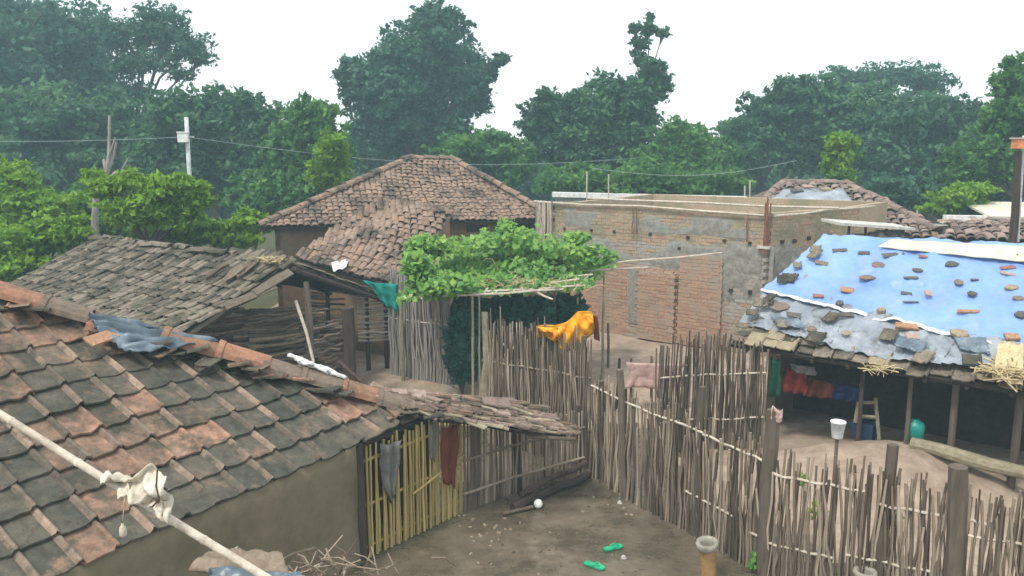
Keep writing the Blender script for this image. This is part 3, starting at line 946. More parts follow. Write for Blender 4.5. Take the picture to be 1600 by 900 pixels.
# broken palm sheaths on the shed roof
nsh = ((SH[2] - SH[3]).cross(SH[1] - SH[3])).normalized()
for i, (x0, y0, x1, y1, w_, lab) in enumerate(((388, 416, 352, 440, .26, 'curled pale bark sheath on the shed roof near the gable'), (405, 412, 372, 434, .16, 'second narrower bark sheath lying right of the curled one on the shed roof'), (358, 416, 322, 436, .09, 'thin split bark strip left of the two sheaths on the shed roof'))):
    a = onplane(x0, y0, SH[0] + nsh * .13, nsh); b_ = onplane(x1, y1, SH[0] + nsh * .13, nsh)
    sd_ = (b_ - a).cross(nsh).normalized() * w_ / 2
    bb = B()
    bb.sheet(lambda u, v: lerp(a, b_, v) + sd_ * (2 * u - 1) * (math.sin(math.pi * (.15 + .75 * v))) + nsh * (.06 * (2 * u - 1) ** 2 + .02 * math.sin(v * 5)), 8, 8, .015)
    tag(bb.build('bark_sheath', 'bam', None, True), lab, 'bark sheath')
straw_heap('straw', 'tuft of orange straw on the shed ridge at its gable end', 'straw', at(425, 408, 2.6), .16, .1, 34, .3, 'straw', .010, .06)

# firewood under the shed
def firewood(label, px0, py0, px1, py1, d0, d1, n, mat='firewood', L=.9):
    a = ad(px0, py1, d0); b_ = ad(px1, py1, d1)
    zt = ad((px0 + px1) / 2, py0, (d0 + d1) / 2).z
    t = root('firewood_pile', label, 'firewood', (lerp(a, b_, .5).x, lerp(a, b_, .5).y, 0))
    st = sticks(mat, 6, 3, 1.2)
    d = (b_ - a); d.z = 0; ln = d.length; d.normalize(); nn = Vector((d.y, -d.x, 0))
    z0 = 0.0
    k = 0
    for i in range(n):
        zz = z0 + (zt - z0) * (i / n)
        c = lerp(a, b_, R.uniform(.3, .7)); c.z = zz + R.uniform(0, .03)
        c += nn * R.uniform(-.12, .12)
        l = min(ln, L * 1.2) * R.uniform(.5, 1.0)
        dd = (d + ZUP * R.uniform(-.12, .1) + nn * R.uniform(-.2, .2)).normalized()
        c = lerp(a, b_, R.random()); c.z = zz; c += nn * R.uniform(-.15, .15)
        p0 = c - dd * l / 2; p1 = c + dd * l / 2
        inst('log', st[i % 8], along(p0, p1, R.uniform(.02, .045)), t)
firewood('stack of long grey firewood inside the shed, left of its leaning prop', 352, 482, 478, 580, 14.0, 14.6, 150, L=1.4)
firewood('tangle of darker firewood between the prop and the thick shed post', 490, 505, 532, 590, 14.5, 15.0, 90, L=.9)

# ------------------------------------------------------------------ lattice fence behind the shed
def lattice(label, px0, px1, yt, yb, d0, d1, rows, mat, posts=2):
    a = ad(px0, yb, d0); b_ = ad(px1, yb, d1)
    top = ad((px0 + px1) / 2, yt, (d0 + d1) / 2).z; bot = max(0, ad((px0 + px1) / 2, yb, (d0 + d1) / 2).z)
    t = root('lattice_fence', label, 'fence', (lerp(a, b_, .5).x, lerp(a, b_, .5).y, 0))
    st = sticks(mat, 5, 3, 1.6)
    for i in range(rows):
        z = bot + (top - bot) * i / (rows - 1)
        p0 = Vector((a.x, a.y, z + R.uniform(-.02, .02))); p1 = Vector((b_.x, b_.y, z + R.uniform(-.05, .03)))
        off = Vector((0, .03 * (1 if i % 2 else -1), 0))
        inst('slat', st[i % 8], along(p0 + off, p1 + off, R.uniform(.018, .028)), t)
    for i in range(posts):
        p = lerp(a, b_, (i + .5) / posts); bb = B(); bb.tube([Vector((p.x, p.y, -.1)), Vector((p.x, p.y, top + .1))], [.05, .04], 6); bb.build('post', 'wood_dark', t)
lattice('bamboo lattice fence seen between the thick shed post and the grey palisade', 560, 618, 458, 530, 16.3, 16.6, 26, 'bam_pale')
lattice('darker slatted lattice behind the firewood inside the shed', 488, 540, 458, 520, 16.3, 16.3, 14, 'bam', 1)

# ------------------------------------------------------------------ middle house with big hip roof
def mid_house():
    E0 = at(403, 357, 2.7); E1 = at(868, 343, 2.7)
    R0 = ad(640, 249, 23.6); R1 = ad(708, 251, 23.9)
    t = root('tiled_house', 'mud house with a large sagging hip roof of red brown clay tiles in the middle', 'house', lerp(E0, E1, .5) - ZUP * 2.7)
    disp = lambda f, v: .16 * math.sin(math.pi * v) * noise.noise(Vector((f * 2.2, v * 1.5, 4))) - .10 * math.sin(math.pi * v) + .12 * math.exp(-((f - .52) / .1) ** 2) * (1 - v)
    dk = deck('roof', (E0, E1, R0, R1), .06, t, disp, nu=24, nv=12)
    ms = [tile_round('tile_mid', .165, .22, .016, 300 + s, .3) for s in range(6)]
    items = roof_items(E0, E1, R0, R1, .155, .19, ms, 1.6, disp, .035, .10, edge=.3)
    # wing roof
    W0 = at(462, 404, 2.08); W1 = at(626, 452, 1.6)
    T0 = at(590, 318, 3.3); T1 = at(706, 332, 3.02)
    dw = lambda f, v: .10 * noise.noise(Vector((f * 3, v * 3, 14))) + .08 * math.sin(math.pi * v) * math.sin(math.pi * f)
    ms2 = ms[:5] + [tile_round('tile_dark', .165, .22, .016, 320, .3)]
    it2 = roof_items(W0, W1, T0, T1, .155, .19, ms2, 2.2, dw, .04, .09, edge=.3)
    dw_ = deck('wing_roof', (W0, W1, T0, T1), .06, t, dw, nu=14, nv=10)
    parts_or_stuff('roof_tile', items, 'tile_mid', dk, limit=170)
    parts_or_stuff('roof_tile', it2, 'tile_mid', dw_, limit=130)
    # far faces of the hip
    back = Vector((-.45, .9, 0)).normalized() * 0
    B0 = E0 + Vector((-1.5, 5.0, 0)) + Vector((.8, 0, 0)); B1 = E1 + Vector((-1.0, 5.5, 0))
    deck('roof_rear', (B1, B0, R1, R0), .05, t, mat='tile_mid', nu=4, nv=4)
    deck('roof_side', (B0, E0, R0, R0 + Vector((.02, 0, 0))), .05, t, mat='tile_mid', nu=4, nv=4)
    deck('roof_side', (E1, B1, R1 + Vector((.02, 0, 0)), R1), .05, t, mat='tile_mid', nu=4, nv=4)
    # hip and ridge tiles
    rt = [tile_round('tile_mid', .24, .34, .018, 340 + s, .42) for s in range(3)]
    def ridge_run(a, b_, lift=.05):
        L = (b_ - a).length; n = max(1, int(L / .33)); d = (b_ - a).normalized(); x = d.cross(ZUP).normalized()
        for i in range(n):
            inst('ridge_tile', rt[i % 3], Matrix.Translation(lerp(a, b_, i / n) + ZUP * (lift + R.uniform(0, .03))) @ rotm(x, d, x.cross(d)) @ Matrix.Rotation(R.uniform(-.08, .08), 4, 'Z') @ Matrix.Rotation(-.04, 4, 'X'), dk)
    ridge_run(E0, R0); ridge_run(E1, R1); ridge_run(R0, R1)
    # wing right rake pole and wall beneath
    bb = B(); bb.tube([T1 - ZUP * .02, W1 - ZUP * .03], [.05, .05], 6); bb.build('rafter', 'wood', t)
    inn = Vector((.05, .75, 0))
    wb = B()
    def wall(a, b_, h0, ha, hb): slab_wall(wb, a, b_, h0, ha, hb, .22)
    a = E0 + Vector((.35, .55, 0)); b_ = E1 + Vector((-.3, .6, 0))
    wall(a, b_, 0, 2.78, 2.78)
    wall(a, Vector((B0.x + .4, B0.y - .4, 0)), 0, 2.7, 2.7); wall(b_, Vector((B1.x - .4, B1.y - .4, 0)), 0, 2.7, 2.7)
    wall(W0 + Vector((.25, .35, 0)), W1 + Vector((-.1, .4, 0)), 0, 2.0, 1.55)
    wall(W1 + Vector((-.12, .5, 0)), T1 + Vector((-.15, -.1, 0)), 0, 1.6, 2.9)
    wb.build('wall', 'mudwall2', t)
    # pale beam, and dark blocks painted as the shade in vents, right eave
    bb = B(); bb.tube([at(708, 349, 2.62), at(836, 345, 2.62)], .035, 6); bb.build('eave_pole', 'bam_pale', t)
    q0 = b_ + (a - b_).normalized() * .4
    dd = (a - b_).normalized(); nn = Vector((-dd.y, dd.x, 0))
    if nn.y > 0: nn = -nn
    for k, (px0, px1) in enumerate(((730, 762), (772, 828))):
        p0 = onplane(px0, 352, b_ + nn * .13, nn); p1 = onplane(px1, 362, b_ + nn * .13, nn)
        bb = B(); bb.box(frame(Vector(((p0.x + p1.x) / 2, (p0.y + p1.y) / 2, 2.48)), dd, ZUP), abs((p1 - p0).dot(dd)), .06, .17); bb.build('vent_shade', 'deck', t)
mid_house()
tag(bunched('rag', 'white rag draped on the lower edge of the red brown wing roof', 'rag', (at(518, 411, 2.02), at(547, 403, 2.12), at(521, 425, 1.94), at(541, 420, 1.98)), 'white', 16, 12, .035, .015))
hang_sheet('cloth', 'teal cloth hanging below the tiled wing roof beside the grey palisade', 'cloth', (ad(566, 438, 15.9), ad(624, 444, 15.9), ad(600, 474, 15.9), ad(620, 486, 15.9)), 'teal', .02, .05)

# ------------------------------------------------------------------ fences
def poly(pts, s):
    """pts list of Vector, s in 0..1 by length"""
    Ls = [(pts[i + 1] - pts[i]).length for i in range(len(pts) - 1)]
    T = sum(Ls) * s
    for i, l in enumerate(Ls):
        if T <= l or i == len(Ls) - 1: return lerp(pts[i], pts[i + 1], T / l)
        T -= l
def fence(label, pts, tops, step, mat, rails, posts, rr=(.008, .021), hvar=.1, lean=.045, double=.5, post_mat='wood', rail_mat='bam_pale', name='bamboo_fence', rail_off=.035, side=-1, dens=0.0):
    """pts ground polyline; tops heights at equal s; rails [(h,s0,s1)]; posts [(s,h,r,lean)]"""
    base = poly(pts, .5)
    t = root(name, label, 'fence', G(base))
    L = sum((pts[i + 1] - pts[i]).length for i in range(len(pts) - 1))
    def top(s):
        k = s * (len(tops) - 1); i = min(int(k), len(tops) - 2); return lerp(tops[i], tops[i + 1], k - i)
    st = sticks(mat, 5, 4, 1.8)
    x = 0; i = 0; items = []
    while x < L:
        s = x / L
        p = poly(pts, s)
        q = poly(pts, min(1, s + .01)); d = (q - p).normalized() if (q - p).length > 1e-6 else (p - poly(pts, s - .01)).normalized()
        nn = Vector((d.y, -d.x, 0))
        h = top(s) * (1 + R.uniform(-hvar, hvar * .6)) * (1 if R.random() > .06 else R.uniform(.55, 1.15))
        if R.random() < .05: h *= 1.12
        g = G(p)
        p0 = g - ZUP * .05 + nn * R.uniform(-.03, .03)
        p1 = g + ZUP * h + d * R.gauss(0, lean) + nn * R.gauss(0, lean * .6)
        items.append((st[i % 8], along(p0, p1, R.uniform(*rr), R.uniform(0, 6))))
        if R.random() < double:
            h2 = h * R.uniform(.6, 1.0)
            items.append((st[(i + 3) % 8], along(p0 + nn * .04 + d * .02, g + nn * .05 + ZUP * h2 + d * R.gauss(0, lean * 1.4), R.uniform(*rr))))
        x += step * R.uniform(.6, 1.4) * (1 - dens * s); i += 1
    parts_or_stuff('bamboo_stick', items, mat, t, 300)
    for h, s0, s1 in rails:
        bb = B(); n = 8; P = []
        for k in range(n + 1):
            s = lerp(s0, s1, k / n); p = poly(pts, s)
            q = poly(pts, min(1, s + .01)); d = (q - p).normalized() if (q - p).length > 1e-6 else Vector((1, 0, 0))
            P.append(G(p) + ZUP * (h + R.uniform(-.012, .012)) + Vector((d.y, -d.x, 0)) * rail_off * -side)
        bb.tube(P, [.015] * (n + 1), 6); bb.build('rail', rail_mat, t)
    for s, h, r, ln in posts:
        p = poly(pts, s); g = G(p)
        bb = B(); k = 5
        bb.tube([g + Vector((ln * z / h + R.uniform(-.012, .012), R.uniform(-.012, .012), z)) for z in [-.1 + (h + .1) * j / k for j in range(k + 1)]], [r * (1.1 - .25 * j / k) * R.uniform(.92, 1.08) for j in range(k + 1)], 9)
        bb.build('post', post_mat, t)
    return t
def gp(px, py): 
    p = at(px, py, 0); return Vector((p.x, p.y, 0))
main_pts = [gp(925, 742), gp(1000, 792), gp(1080, 832), gp(1205, 905), Vector((4.0, 7.35, 0)), Vector((5.6, 6.5, 0))]
fence('long weathered bamboo stick fence running from the lean-to to the lower right corner', main_pts, [1.52, 1.47, 1.45, 1.46, 1.40, 1.36], .039, 'bam',
      [(1.32, 0, .34), (1.30, .34, .48), (1.2, .50, .64), (1.1, .66, .82), (.95, .78, 1.0), (.5, .30, .42), (.42, .46, .60), (.5, .62, .74)],
      [(.13, 1.75, .055, -.12), (.325, 1.85, .055, 0), (.49, 1.88, .085, 0), (.665, 1.72, .06, .06), (.775, 1.62, .10, -.10)], hvar=.08, double=.8, dens=.5)
back_pts = [gp(768, 690), gp(850, 715), gp(940, 740)]
fence('tall bamboo stick fence under the orange cloth, joining the long fence', [Vector((-.35, 12.2, 0)), Vector((.45, 11.6, 0)), Vector((1.12, 11.1, 0))], [1.95, 2.0, 1.85], .021, 'bam',
      [(1.35, 0, 1), (.6, 0, 1)], [(.62, 2.0, .05, 0), (.92, 1.95, .045, .02)], hvar=.07, double=1.0, lean=.03, rail_mat='bam')
fence('dense brown bamboo fence standing against the blue-roofed hut, behind the long fence', [Vector((2.2, 11.6, 0)), Vector((3.0, 11.9, 0)), Vector((3.75, 11.5, 0))], [1.6, 1.85, 1.62], .026, 'bam_dark',
      [(1.2, 0, 1), (.5, 0, 1)], [(.02, 1.7, .04, 0), (.5, 1.8, .045, 0)], hvar=.08, lean=.05, double=.7)
fence('silver grey upright palisade standing left of the vine trellis', [gp(612, 583), gp(655, 592), gp(706, 602)], [2.2, 2.0, 1.85], .032, 'bam_grey',
      [(1.2, 0, 1)], [(.5, 2.0, .04, 0)], rr=(.016, .026), hvar=.09, double=.7, lean=.03, name='palisade')
# thin uprights and rail in front of the brick building
def stake(label, px, yt, yb, r=.025, mat='bam', h=None, name='stake', ln=0):
    p = at(px, yb, 0); b = B(); d = p.y
    tp = ad(px + ln, yt, d)
    b.tube([G(p) - ZUP * .08, lerp(G(p), tp, .5) + Vector((.01, 0, 0)), tp], [r, r * .95, r * .85], 7)
    return tag(b.build(name, mat, None), label, 'stake')
stake('thin stake standing right of the orange cloth before the brick building', 950, 505, 575, .03, 'wood')
stake('crooked dark stake left of the pink cloth frame', 962, 560, 640, .03, 'wood_dark', ln=6)

# pink cloth on a low frame
def pinkframe():
    a = at(985, 640, 0); b_ = at(1070, 640, 0)
    d = a.y
    t = root('drying_rack', 'low stick rack behind the fence holding the pink cloth', 'rack', lerp(a, b_, .5))
    for px, yt in ((986, 560), (1018, 556), (1072, 556)):
        p = ad(px, 640, d); bb = B(); bb.tube([Vector((p.x, p.y, -.05)), ad(px, yt, d)], [.026, .022], 7); bb.build('upright', 'wood', t)
    bb = B(); bb.tube([ad(984, 568, d - .03), ad(1074, 571, d - .03)], .018, 6); bb.build('rail', 'bam', t)
    hang_sheet('cloth', 'faded pink cloth hung on the low stick rack beyond the fence', 'cloth', (ad(982, 566, d - .06), ad(1066, 568, d - .06), ad(978, 606, d - .08), ad(1062, 608, d - .08)), 'pink', .015, .03, 22)
pinkframe()

# orange cloth draped over fence tops
def orange():
    d = 11.5
    b = B()
    TOP = [(840, 511), (868, 512), (886, 503), (903, 490), (926, 490)]
    BOT = [(845, 517), (862, 531), (876, 546), (903, 541), (930, 520)]
    def cv(P, u):
        k = u * (len(P) - 1); i = min(int(k), len(P) - 2); f = k - i
        return (lerp(P[i][0], P[i + 1][0], f), lerp(P[i][1], P[i + 1][1], f))
    def f(u, v):
        a = cv(TOP, u); c = cv(BOT, u)
        w = .045 * math.sin(u * 23 + v * 5) * (.3 + v) + .03 * math.sin(u * 41 - v * 9) + .045 * noise.noise(Vector((u * 5, v * 3, 2)))
        return ad(lerp(a[0], c[0], v), lerp(a[1], c[1], v) + 1.5 * math.sin(u * 12) * v, d - .14 * math.sin(math.pi * min(1, v * .8 + .1)) + w)
    b.sheet(f, 60, 20, .006)
    # part folded over the back
    def g(u, v):
        a = cv(TOP, u); p = ad(a[0], a[1], d); return p + Vector((0, .08 + .1 * v, -.22 * v + .02 * math.sin(u * 9)))
    b.sheet(g, 20, 6, .012)
    tag(b.build('cloth', 'orange_cl', None, True), 'bright orange yellow cloth thrown over the top of the bamboo fence', 'cloth')
    h = B()
    h.sheet(lambda u, v: ad(926 + 8 * u + 3 * v, 492 + 38 * v + 3 * u, d - .03 + .04 * math.sin(u * 5 + v * 3)), 5, 8, .012)
    tag(h.build('cloth', 'rustcl', None, True), 'short rust red strip of cloth hanging at the right end of the orange cloth', 'cloth')
orange()

# ------------------------------------------------------------------ leaves
def leafmesh(name, C_, A_, Bv, mat, parent=None, kind=None):
    n = len(C_)
    v = np.empty((n, 4, 3))
    v[:, 0] = C_ - A_; v[:, 1] = C_ + Bv - A_ * .1; v[:, 2] = C_ + A_; v[:, 3] = C_ - Bv - A_ * .1
    me = bpy.data.meshes.new(name)
    me.vertices.add(4 * n); me.vertices.foreach_set('co', v.reshape(-1))
    me.loops.add(4 * n); me.loops.foreach_set('vertex_index', np.arange(4 * n, dtype=np.int32))
    me.polygons.add(n); me.polygons.foreach_set('loop_start', np.arange(0, 4 * n, 4, dtype=np.int32)); me.polygons.foreach_set('loop_total', np.full(n, 4, dtype=np.int32))
    me.materials.append(MAT[mat]); me.update(calc_edges=True)
    o = bpy.data.objects.new(name, me); COL.objects.link(o); place(o, parent, Matrix.Identity(4))
    if kind: o['kind'] = kind
    return o
def unit(n):
    v = NR.normal(size=(n, 3)); return v / np.linalg.norm(v, axis=1)[:, None]
def leaf_cloud(blobs, nleaf, size, asp=.5, flat=.75, subs=18, fill=.25, droop=.25):
    """blobs: (centre, (rx,ry,rz)); returns arrays, sub-centres"""
    vol = np.array([r[0] * r[2] for c, r in blobs]) ** .9
    vol = vol / vol.sum()
    Cs = []; subc = []
    for (c, r), w in zip(blobs, vol):
        n = int(nleaf * w)
        c = np.array(c); r = np.array(r)
        k = max(10, int(subs * 3.8 * (.6 + w)))
        d = unit(k); d[:, 2] = d[:, 2] * .9 + .12
        rad = NR.uniform(.35, 1.0, k)[:, None]; far = NR.uniform(0, 1, k) > .84; rad[far] = NR.uniform(1.0, 1.22, far.sum())[:, None]
        sc = c + d * r * rad
        sr = NR.uniform(.10, .32, k); sr[far] *= .55
        subc.append(sc)
        pr_ = sr ** 1.7; idx = NR.choice(k, n, p=pr_ / pr_.sum())
        u = NR.normal(size=(n, 3)) * .56
        u[:, 2] *= flat
        P = sc[idx] + u * r * sr[idx][:, None]
        # a share scattered through the whole volume
        m = int(n * fill)
        P[:m] = c + unit(m) * (NR.uniform(.1, 1, m) ** .5)[:, None] * r * .8
        Cs.append(P)
    C_ = np.concatenate(Cs)
    n = len(C_)
    nrm_ = unit(n) * .9 + np.array([0, -.12, .75]); nrm_ /= np.linalg.norm(nrm_, axis=1)[:, None]
    t_ = unit(n); t_[:, 2] -= droop
    t_ -= nrm_ * (t_ * nrm_).sum(1)[:, None]; t_ /= np.linalg.norm(t_, axis=1)[:, None]
    s = NR.uniform(.6, 1.3, n)[:, None] * size * 1.0
    return C_, t_ * s, np.cross(nrm_, t_) * s * asp, np.concatenate(subc)
def tree(label, depth, pxblobs, nleaf, size, mat, name='tree', cat='tree', group=None, base=None, bark='bark', tr=.22, asp=.5, thick=1.0, limbs=True, subs=18, fill=.25, spread=1.0):
    blobs = []
    for (cx, cy, rx, ry) in pxblobs:
        k = depth / FPX
        dd = depth + NR.uniform(-.35, .35) * rx * k * spread
        p = ad(cx, cy, dd)
        blobs.append((p, (rx * k, max(rx, ry) * k * .85 * thick, ry * k)))
    bx = base if base is not None else sum(b[0] for b in pxblobs) / len(pxblobs)
    c0 = ad(bx, 400, depth)
    root_p = Vector((c0.x, c0.y, 0))
    t = root(name, label, cat, root_p, group)
    C_, A_, B_, sc = leaf_cloud(blobs, nleaf, size, asp, subs=subs, fill=fill)
    keep = C_[:, 2] > .05
    leafmesh('crown', C_[keep], A_[keep], B_[keep], mat, t)
    b = B()
    order = sorted(blobs, key=lambda q: q[0].z)
    cen = sum((q[0] for q in blobs), Vector()) / len(blobs)
    fork = Vector((lerp(root_p.x, cen.x, .6), lerp(root_p.y, cen.y, .6), max(.6, order[0][0].z * .75)))
    b.tube([root_p - ZUP * .2, lerp(root_p, fork, .5) + Vector((.1 * tr * 3, 0, 0)), fork], [tr * 1.3, tr, tr * .8], 8)
    b.build('trunk', bark, t)
    if limbs:
        b = B()
        for q, r in blobs:
            m = lerp(fork, q, .5) + Vector((R.uniform(-.2, .2), R.uniform(-.2, .2), .12 * (q - fork).length * R.uniform(-.3, 1)))
            b.tube([fork, m, q], [tr * .6, tr * .4, tr * .22], 6, False)
            rr = max(r)
            near = [s for s in sc if (Vector(s) - q).length < rr * 1.05]
            for s in near[:26]:
                s = Vector(s); mm = lerp(q, s, .5) + Vector((R.uniform(-.1, .1) * rr, R.uniform(-.1, .1) * rr, R.uniform(-.05, .15) * rr))
                b.tube([lerp(m, q, R.uniform(.5, 1)), mm, s], [tr * .2, tr * .12, tr * .05], 4, False)
        b.build('limbs', bark, t)
    return t
GT = 'trees standing along the edge of the village'
# far wood mass behind the single trees
def woodland():
    Cs = []; As = []; Bs = []
    for i in range(64):
        x = -58 + i * 1.85 + NR.uniform(-.5, .5)
        y = 50 + NR.uniform(-2, 6)
        # keep it below the tree outlines of the photograph
        px = 800 + FPX * x / y
        top = np.interp(px, [-400, 0, 250, 350, 480, 620, 760, 850, 1080, 1250, 1500, 1650, 2000], [150, 165, 200, 195, 215, 215, 225, 225, 235, 220, 205, 200, 190])
        h = ad(px, top, y).z
        n = 1500
        c = [(Vector((x, y, h * .45)), (2.6, 2.6, h * .55))]
        a, b_, c_, _ = leaf_cloud(c, n, .34, .6, subs=16, fill=.35)
        Cs.append(a); As.append(b_); Bs.append(c_)
    o = leafmesh('woodland', np.concatenate(Cs), np.concatenate(As), np.concatenate(Bs), 'leaf_far', None, 'stuff')
    tag(o, 'dark far-off woodland closing the view behind all the separate trees', 'woodland')
woodland()
T = tree
T('huge hazy blue green tree filling the upper left corner', 44, [(30, 90, 110, 85), (100, 60, 90, 60), (60, 170, 120, 70), (140, 130, 60, 55), (-40, 150, 90, 110), (10, 30, 60, 35)], 30000, .20, 'leaf_blue', tr=.45, group=GT)
T('airy spreading tree with open sky between its branches at the upper left', 41, [(215, 55, 40, 32), (262, 45, 40, 34), (300, 75, 36, 28), (245, 95, 40, 24), (200, 105, 32, 28), (285, 118, 26, 12), (315, 92, 22, 14), (235, 20, 25, 16), (175, 55, 26, 34), (215, 150, 30, 22)], 8500, .125, 'leaf_blue', tr=.15, base=170, group=GT, subs=26, fill=.12)
T('broad rounded tree right below the huge upper left one', 36, [(70, 180, 95, 55), (10, 220, 90, 60), (130, 210, 70, 60), (60, 260, 110, 45), (180, 190, 40, 45)], 24000, .17, 'leaf_far', tr=.3, group=GT)
T('domed blue green tree behind the white utility pole', 33, [(330, 200, 70, 62), (280, 190, 50, 40), (390, 200, 55, 55), (250, 250, 50, 60), (350, 270, 90, 60), (420, 250, 45, 60)], 26000, .155, 'leaf_far', tr=.3, group=GT)
T('fresh green tree between the domed tree and the tallest central tree', 30, [(490, 195, 42, 45), (455, 245, 45, 55), (520, 250, 36, 55), (470, 300, 60, 40), (400, 310, 50, 40)], 17000, .14, 'leaf_mid', tr=.2, group=GT)
T('lime green bamboo-like clump just left of the big hip roof', 25, [(520, 235, 26, 28), (512, 268, 34, 30)], 3500, .12, 'leaf_lime', tr=.1, name='shrub', cat='shrub', asp=.35)
T('tallest dark tree in the centre of the skyline', 42, [(685, 45, 42, 42), (650, 75, 60, 48), (610, 120, 70, 55), (690, 110, 62, 60), (570, 130, 42, 40), (640, 170, 90, 60), (735, 145, 40, 48), (600, 220, 70, 55), (690, 220, 70, 50), (782, 95, 15, 11), (764, 118, 16, 14), (545, 110, 18, 22)], 46000, .165, 'leaf_blue', tr=.5, base=640, group=GT, spread=.6)
T('low green tree right behind the hip roof peak', 34, [(770, 235, 50, 35), (800, 260, 40, 40), (720, 240, 50, 30)], 9000, .15, 'leaf_mid', tr=.2, group=GT)
T('dark round tree under the thin sprouting tree, right of the centre', 36, [(870, 175, 48, 38), (930, 170, 52, 48), (985, 160, 46, 45), (1022, 130, 30, 32), (900, 235, 70, 50), (975, 225, 60, 55), (835, 195, 26, 30), (1018, 105, 16, 14)], 27000, .15, 'leaf_far', tr=.25, base=960, group=GT, spread=.5)
T('thin sapling sprouting high above the dark round tree right of the centre', 37, [(998, 92, 11, 16), (1001, 68, 15, 12), (1012, 46, 14, 14), (1036, 52, 14, 8), (992, 46, 11, 9), (1016, 28, 6, 8)], 1300, .13, 'leaf_far', tr=.07, base=996, group=GT, spread=.3, fill=.1)
T('low mid green tree between the sprouting tree and the long right-hand trees', 33, [(1060, 225, 45, 40), (1040, 260, 60, 40), (1110, 255, 50, 40)], 10000, .14, 'leaf_mid', tr=.2, group=GT)
T('sloping green tree starting the long right-hand group', 38, [(1165, 215, 48, 36), (1200, 175, 42, 32), (1150, 250, 60, 40), (1235, 215, 55, 55)], 15000, .155, 'leaf_far', tr=.25, group=GT)
T('wide green tree in the middle of the long right-hand group', 38, [(1260, 160, 50, 38), (1320, 165, 60, 42), (1300, 220, 80, 55), (1230, 150, 32, 22), (1370, 200, 60, 50)], 22000, .155, 'leaf_far', tr=.3, group=GT)
T('open feathery tree top rising behind the long right-hand group', 46, [(1400, 118, 70, 20), (1350, 130, 40, 20), (1450, 130, 40, 24), (1310, 122, 36, 16)], 4200, .15, 'leaf_blue', tr=.3, group=GT, subs=26, fill=.1)
T('full green tree left of the tall tree at the right edge', 36, [(1430, 185, 60, 42), (1490, 200, 50, 40), (1400, 240, 80, 50), (1480, 260, 60, 50)], 18000, .15, 'leaf_far', tr=.3, group=GT)
T('tall leafy tree cut by the right edge of the view', 27, [(1590, 130, 32, 36), (1570, 190, 40, 50), (1620, 170, 50, 70), (1560, 250, 55, 50), (1640, 250, 60, 60), (1575, 100, 12, 12), (1510, 265, 40, 38)], 20000, .115, 'leaf_mid', tr=.25, base=1610, group=GT)
T('slender tree wrapped in vines behind the peak of the right-hand tiled house', 27, [(1316, 222, 26, 14), (1312, 245, 26, 22), (1310, 275, 26, 28)], 3800, .11, 'leaf_bright', tr=.12, group=GT)
T('light green shrub right of the right-hand tiled house', 24, [(1490, 312, 42, 16), (1520, 298, 32, 12), (1465, 325, 26, 12)], 3200, .10, 'leaf_lime', name='shrub', cat='shrub', tr=.07)
T('dark undergrowth tree low behind the brick building', 29, [(1000, 285, 70, 30), (1110, 290, 60, 28), (900, 285, 60, 30)], 9000, .13, 'leaf_mid', tr=.12, group=GT)
T('dark undergrowth tree low on the right beyond the tiled house', 29, [(1420, 300, 60, 30), (1510, 310, 60, 30), (1590, 315, 50, 26)], 9000, .13, 'leaf_blue', tr=.12, group=GT)
# bushes on the left
T('bright green bush at the left edge beyond the shed', 21, [(20, 300, 60, 40), (60, 330, 60, 40), (-30, 340, 60, 50), (10, 270, 36, 22)], 13000, .10, 'leaf_bright', name='bush', cat='bush', tr=.08)
T('bright yellow green bush low at the left edge against the shed eave', 18, [(30, 380, 70, 36), (-30, 400, 60, 45), (90, 365, 50, 34), (40, 425, 60, 30)], 14000, .085, 'leaf_bright', name='bush', cat='bush', tr=.08)
T('lime green young tree with feathery shoots behind the shed', 18.5, [(165, 292, 36, 22), (145, 275, 18, 12), (240, 300, 40, 26), (285, 290, 34, 20), (210, 330, 50, 30), (280, 335, 44, 34), (205, 275, 14, 12), (310, 310, 26, 22)], 12500, .085, 'leaf_lime', tr=.07, base=230, asp=.38)
T('green bush between the lime green tree and the tiled house', 19.5, [(350, 365, 44, 22), (390, 350, 30, 22), (310, 365, 40, 26), (380, 375, 30, 16), (250, 370, 50, 24)], 8500, .085, 'leaf_bright', name='bush', cat='bush', tr=.06)
T('darker leafy shrub behind the left end of the shed ridge', 22, [(120, 320, 60, 30), (200, 350, 60, 30), (150, 350, 60, 26)], 8500, .10, 'leaf_mid', name='shrub', cat='shrub', tr=.08)

# dead trunk among the bushes
def deadtrunk():
    d = 19.8
    t = root('dead_tree', 'dead pale tree stub with bare forked stems behind the shed', 'dead tree', Vector((ad(150, 370, d).x, d, 0)))
    b = B()
    b.tube([Vector((ad(148, 380, d).x, d, -.1)), ad(148, 350, d), ad(150, 300, d), ad(165, 275, d)], [.11, .09, .075, .05], 8); b.build('trunk', 'bark_pale', t)
    for P, r in ((((165, 275), (170, 240), (171, 180)), .05), (((166, 275), (178, 240), (182, 222)), .045), (((160, 280), (176, 255), (172, 238), (180, 215)), .03), (((185, 285), (192, 262), (200, 248)), .025), (((152, 300), (164, 262), (162, 250)), .05), (((172, 280), (182, 268)), .06)):
        b = B(); b.tube([ad(x, y, d + R.uniform(-.1, .1)) for x, y in P], [r * (1 - .5 * i / len(P)) for i in range(len(P))], 6); b.build('branch', 'bark_pale', t)
deadtrunk()
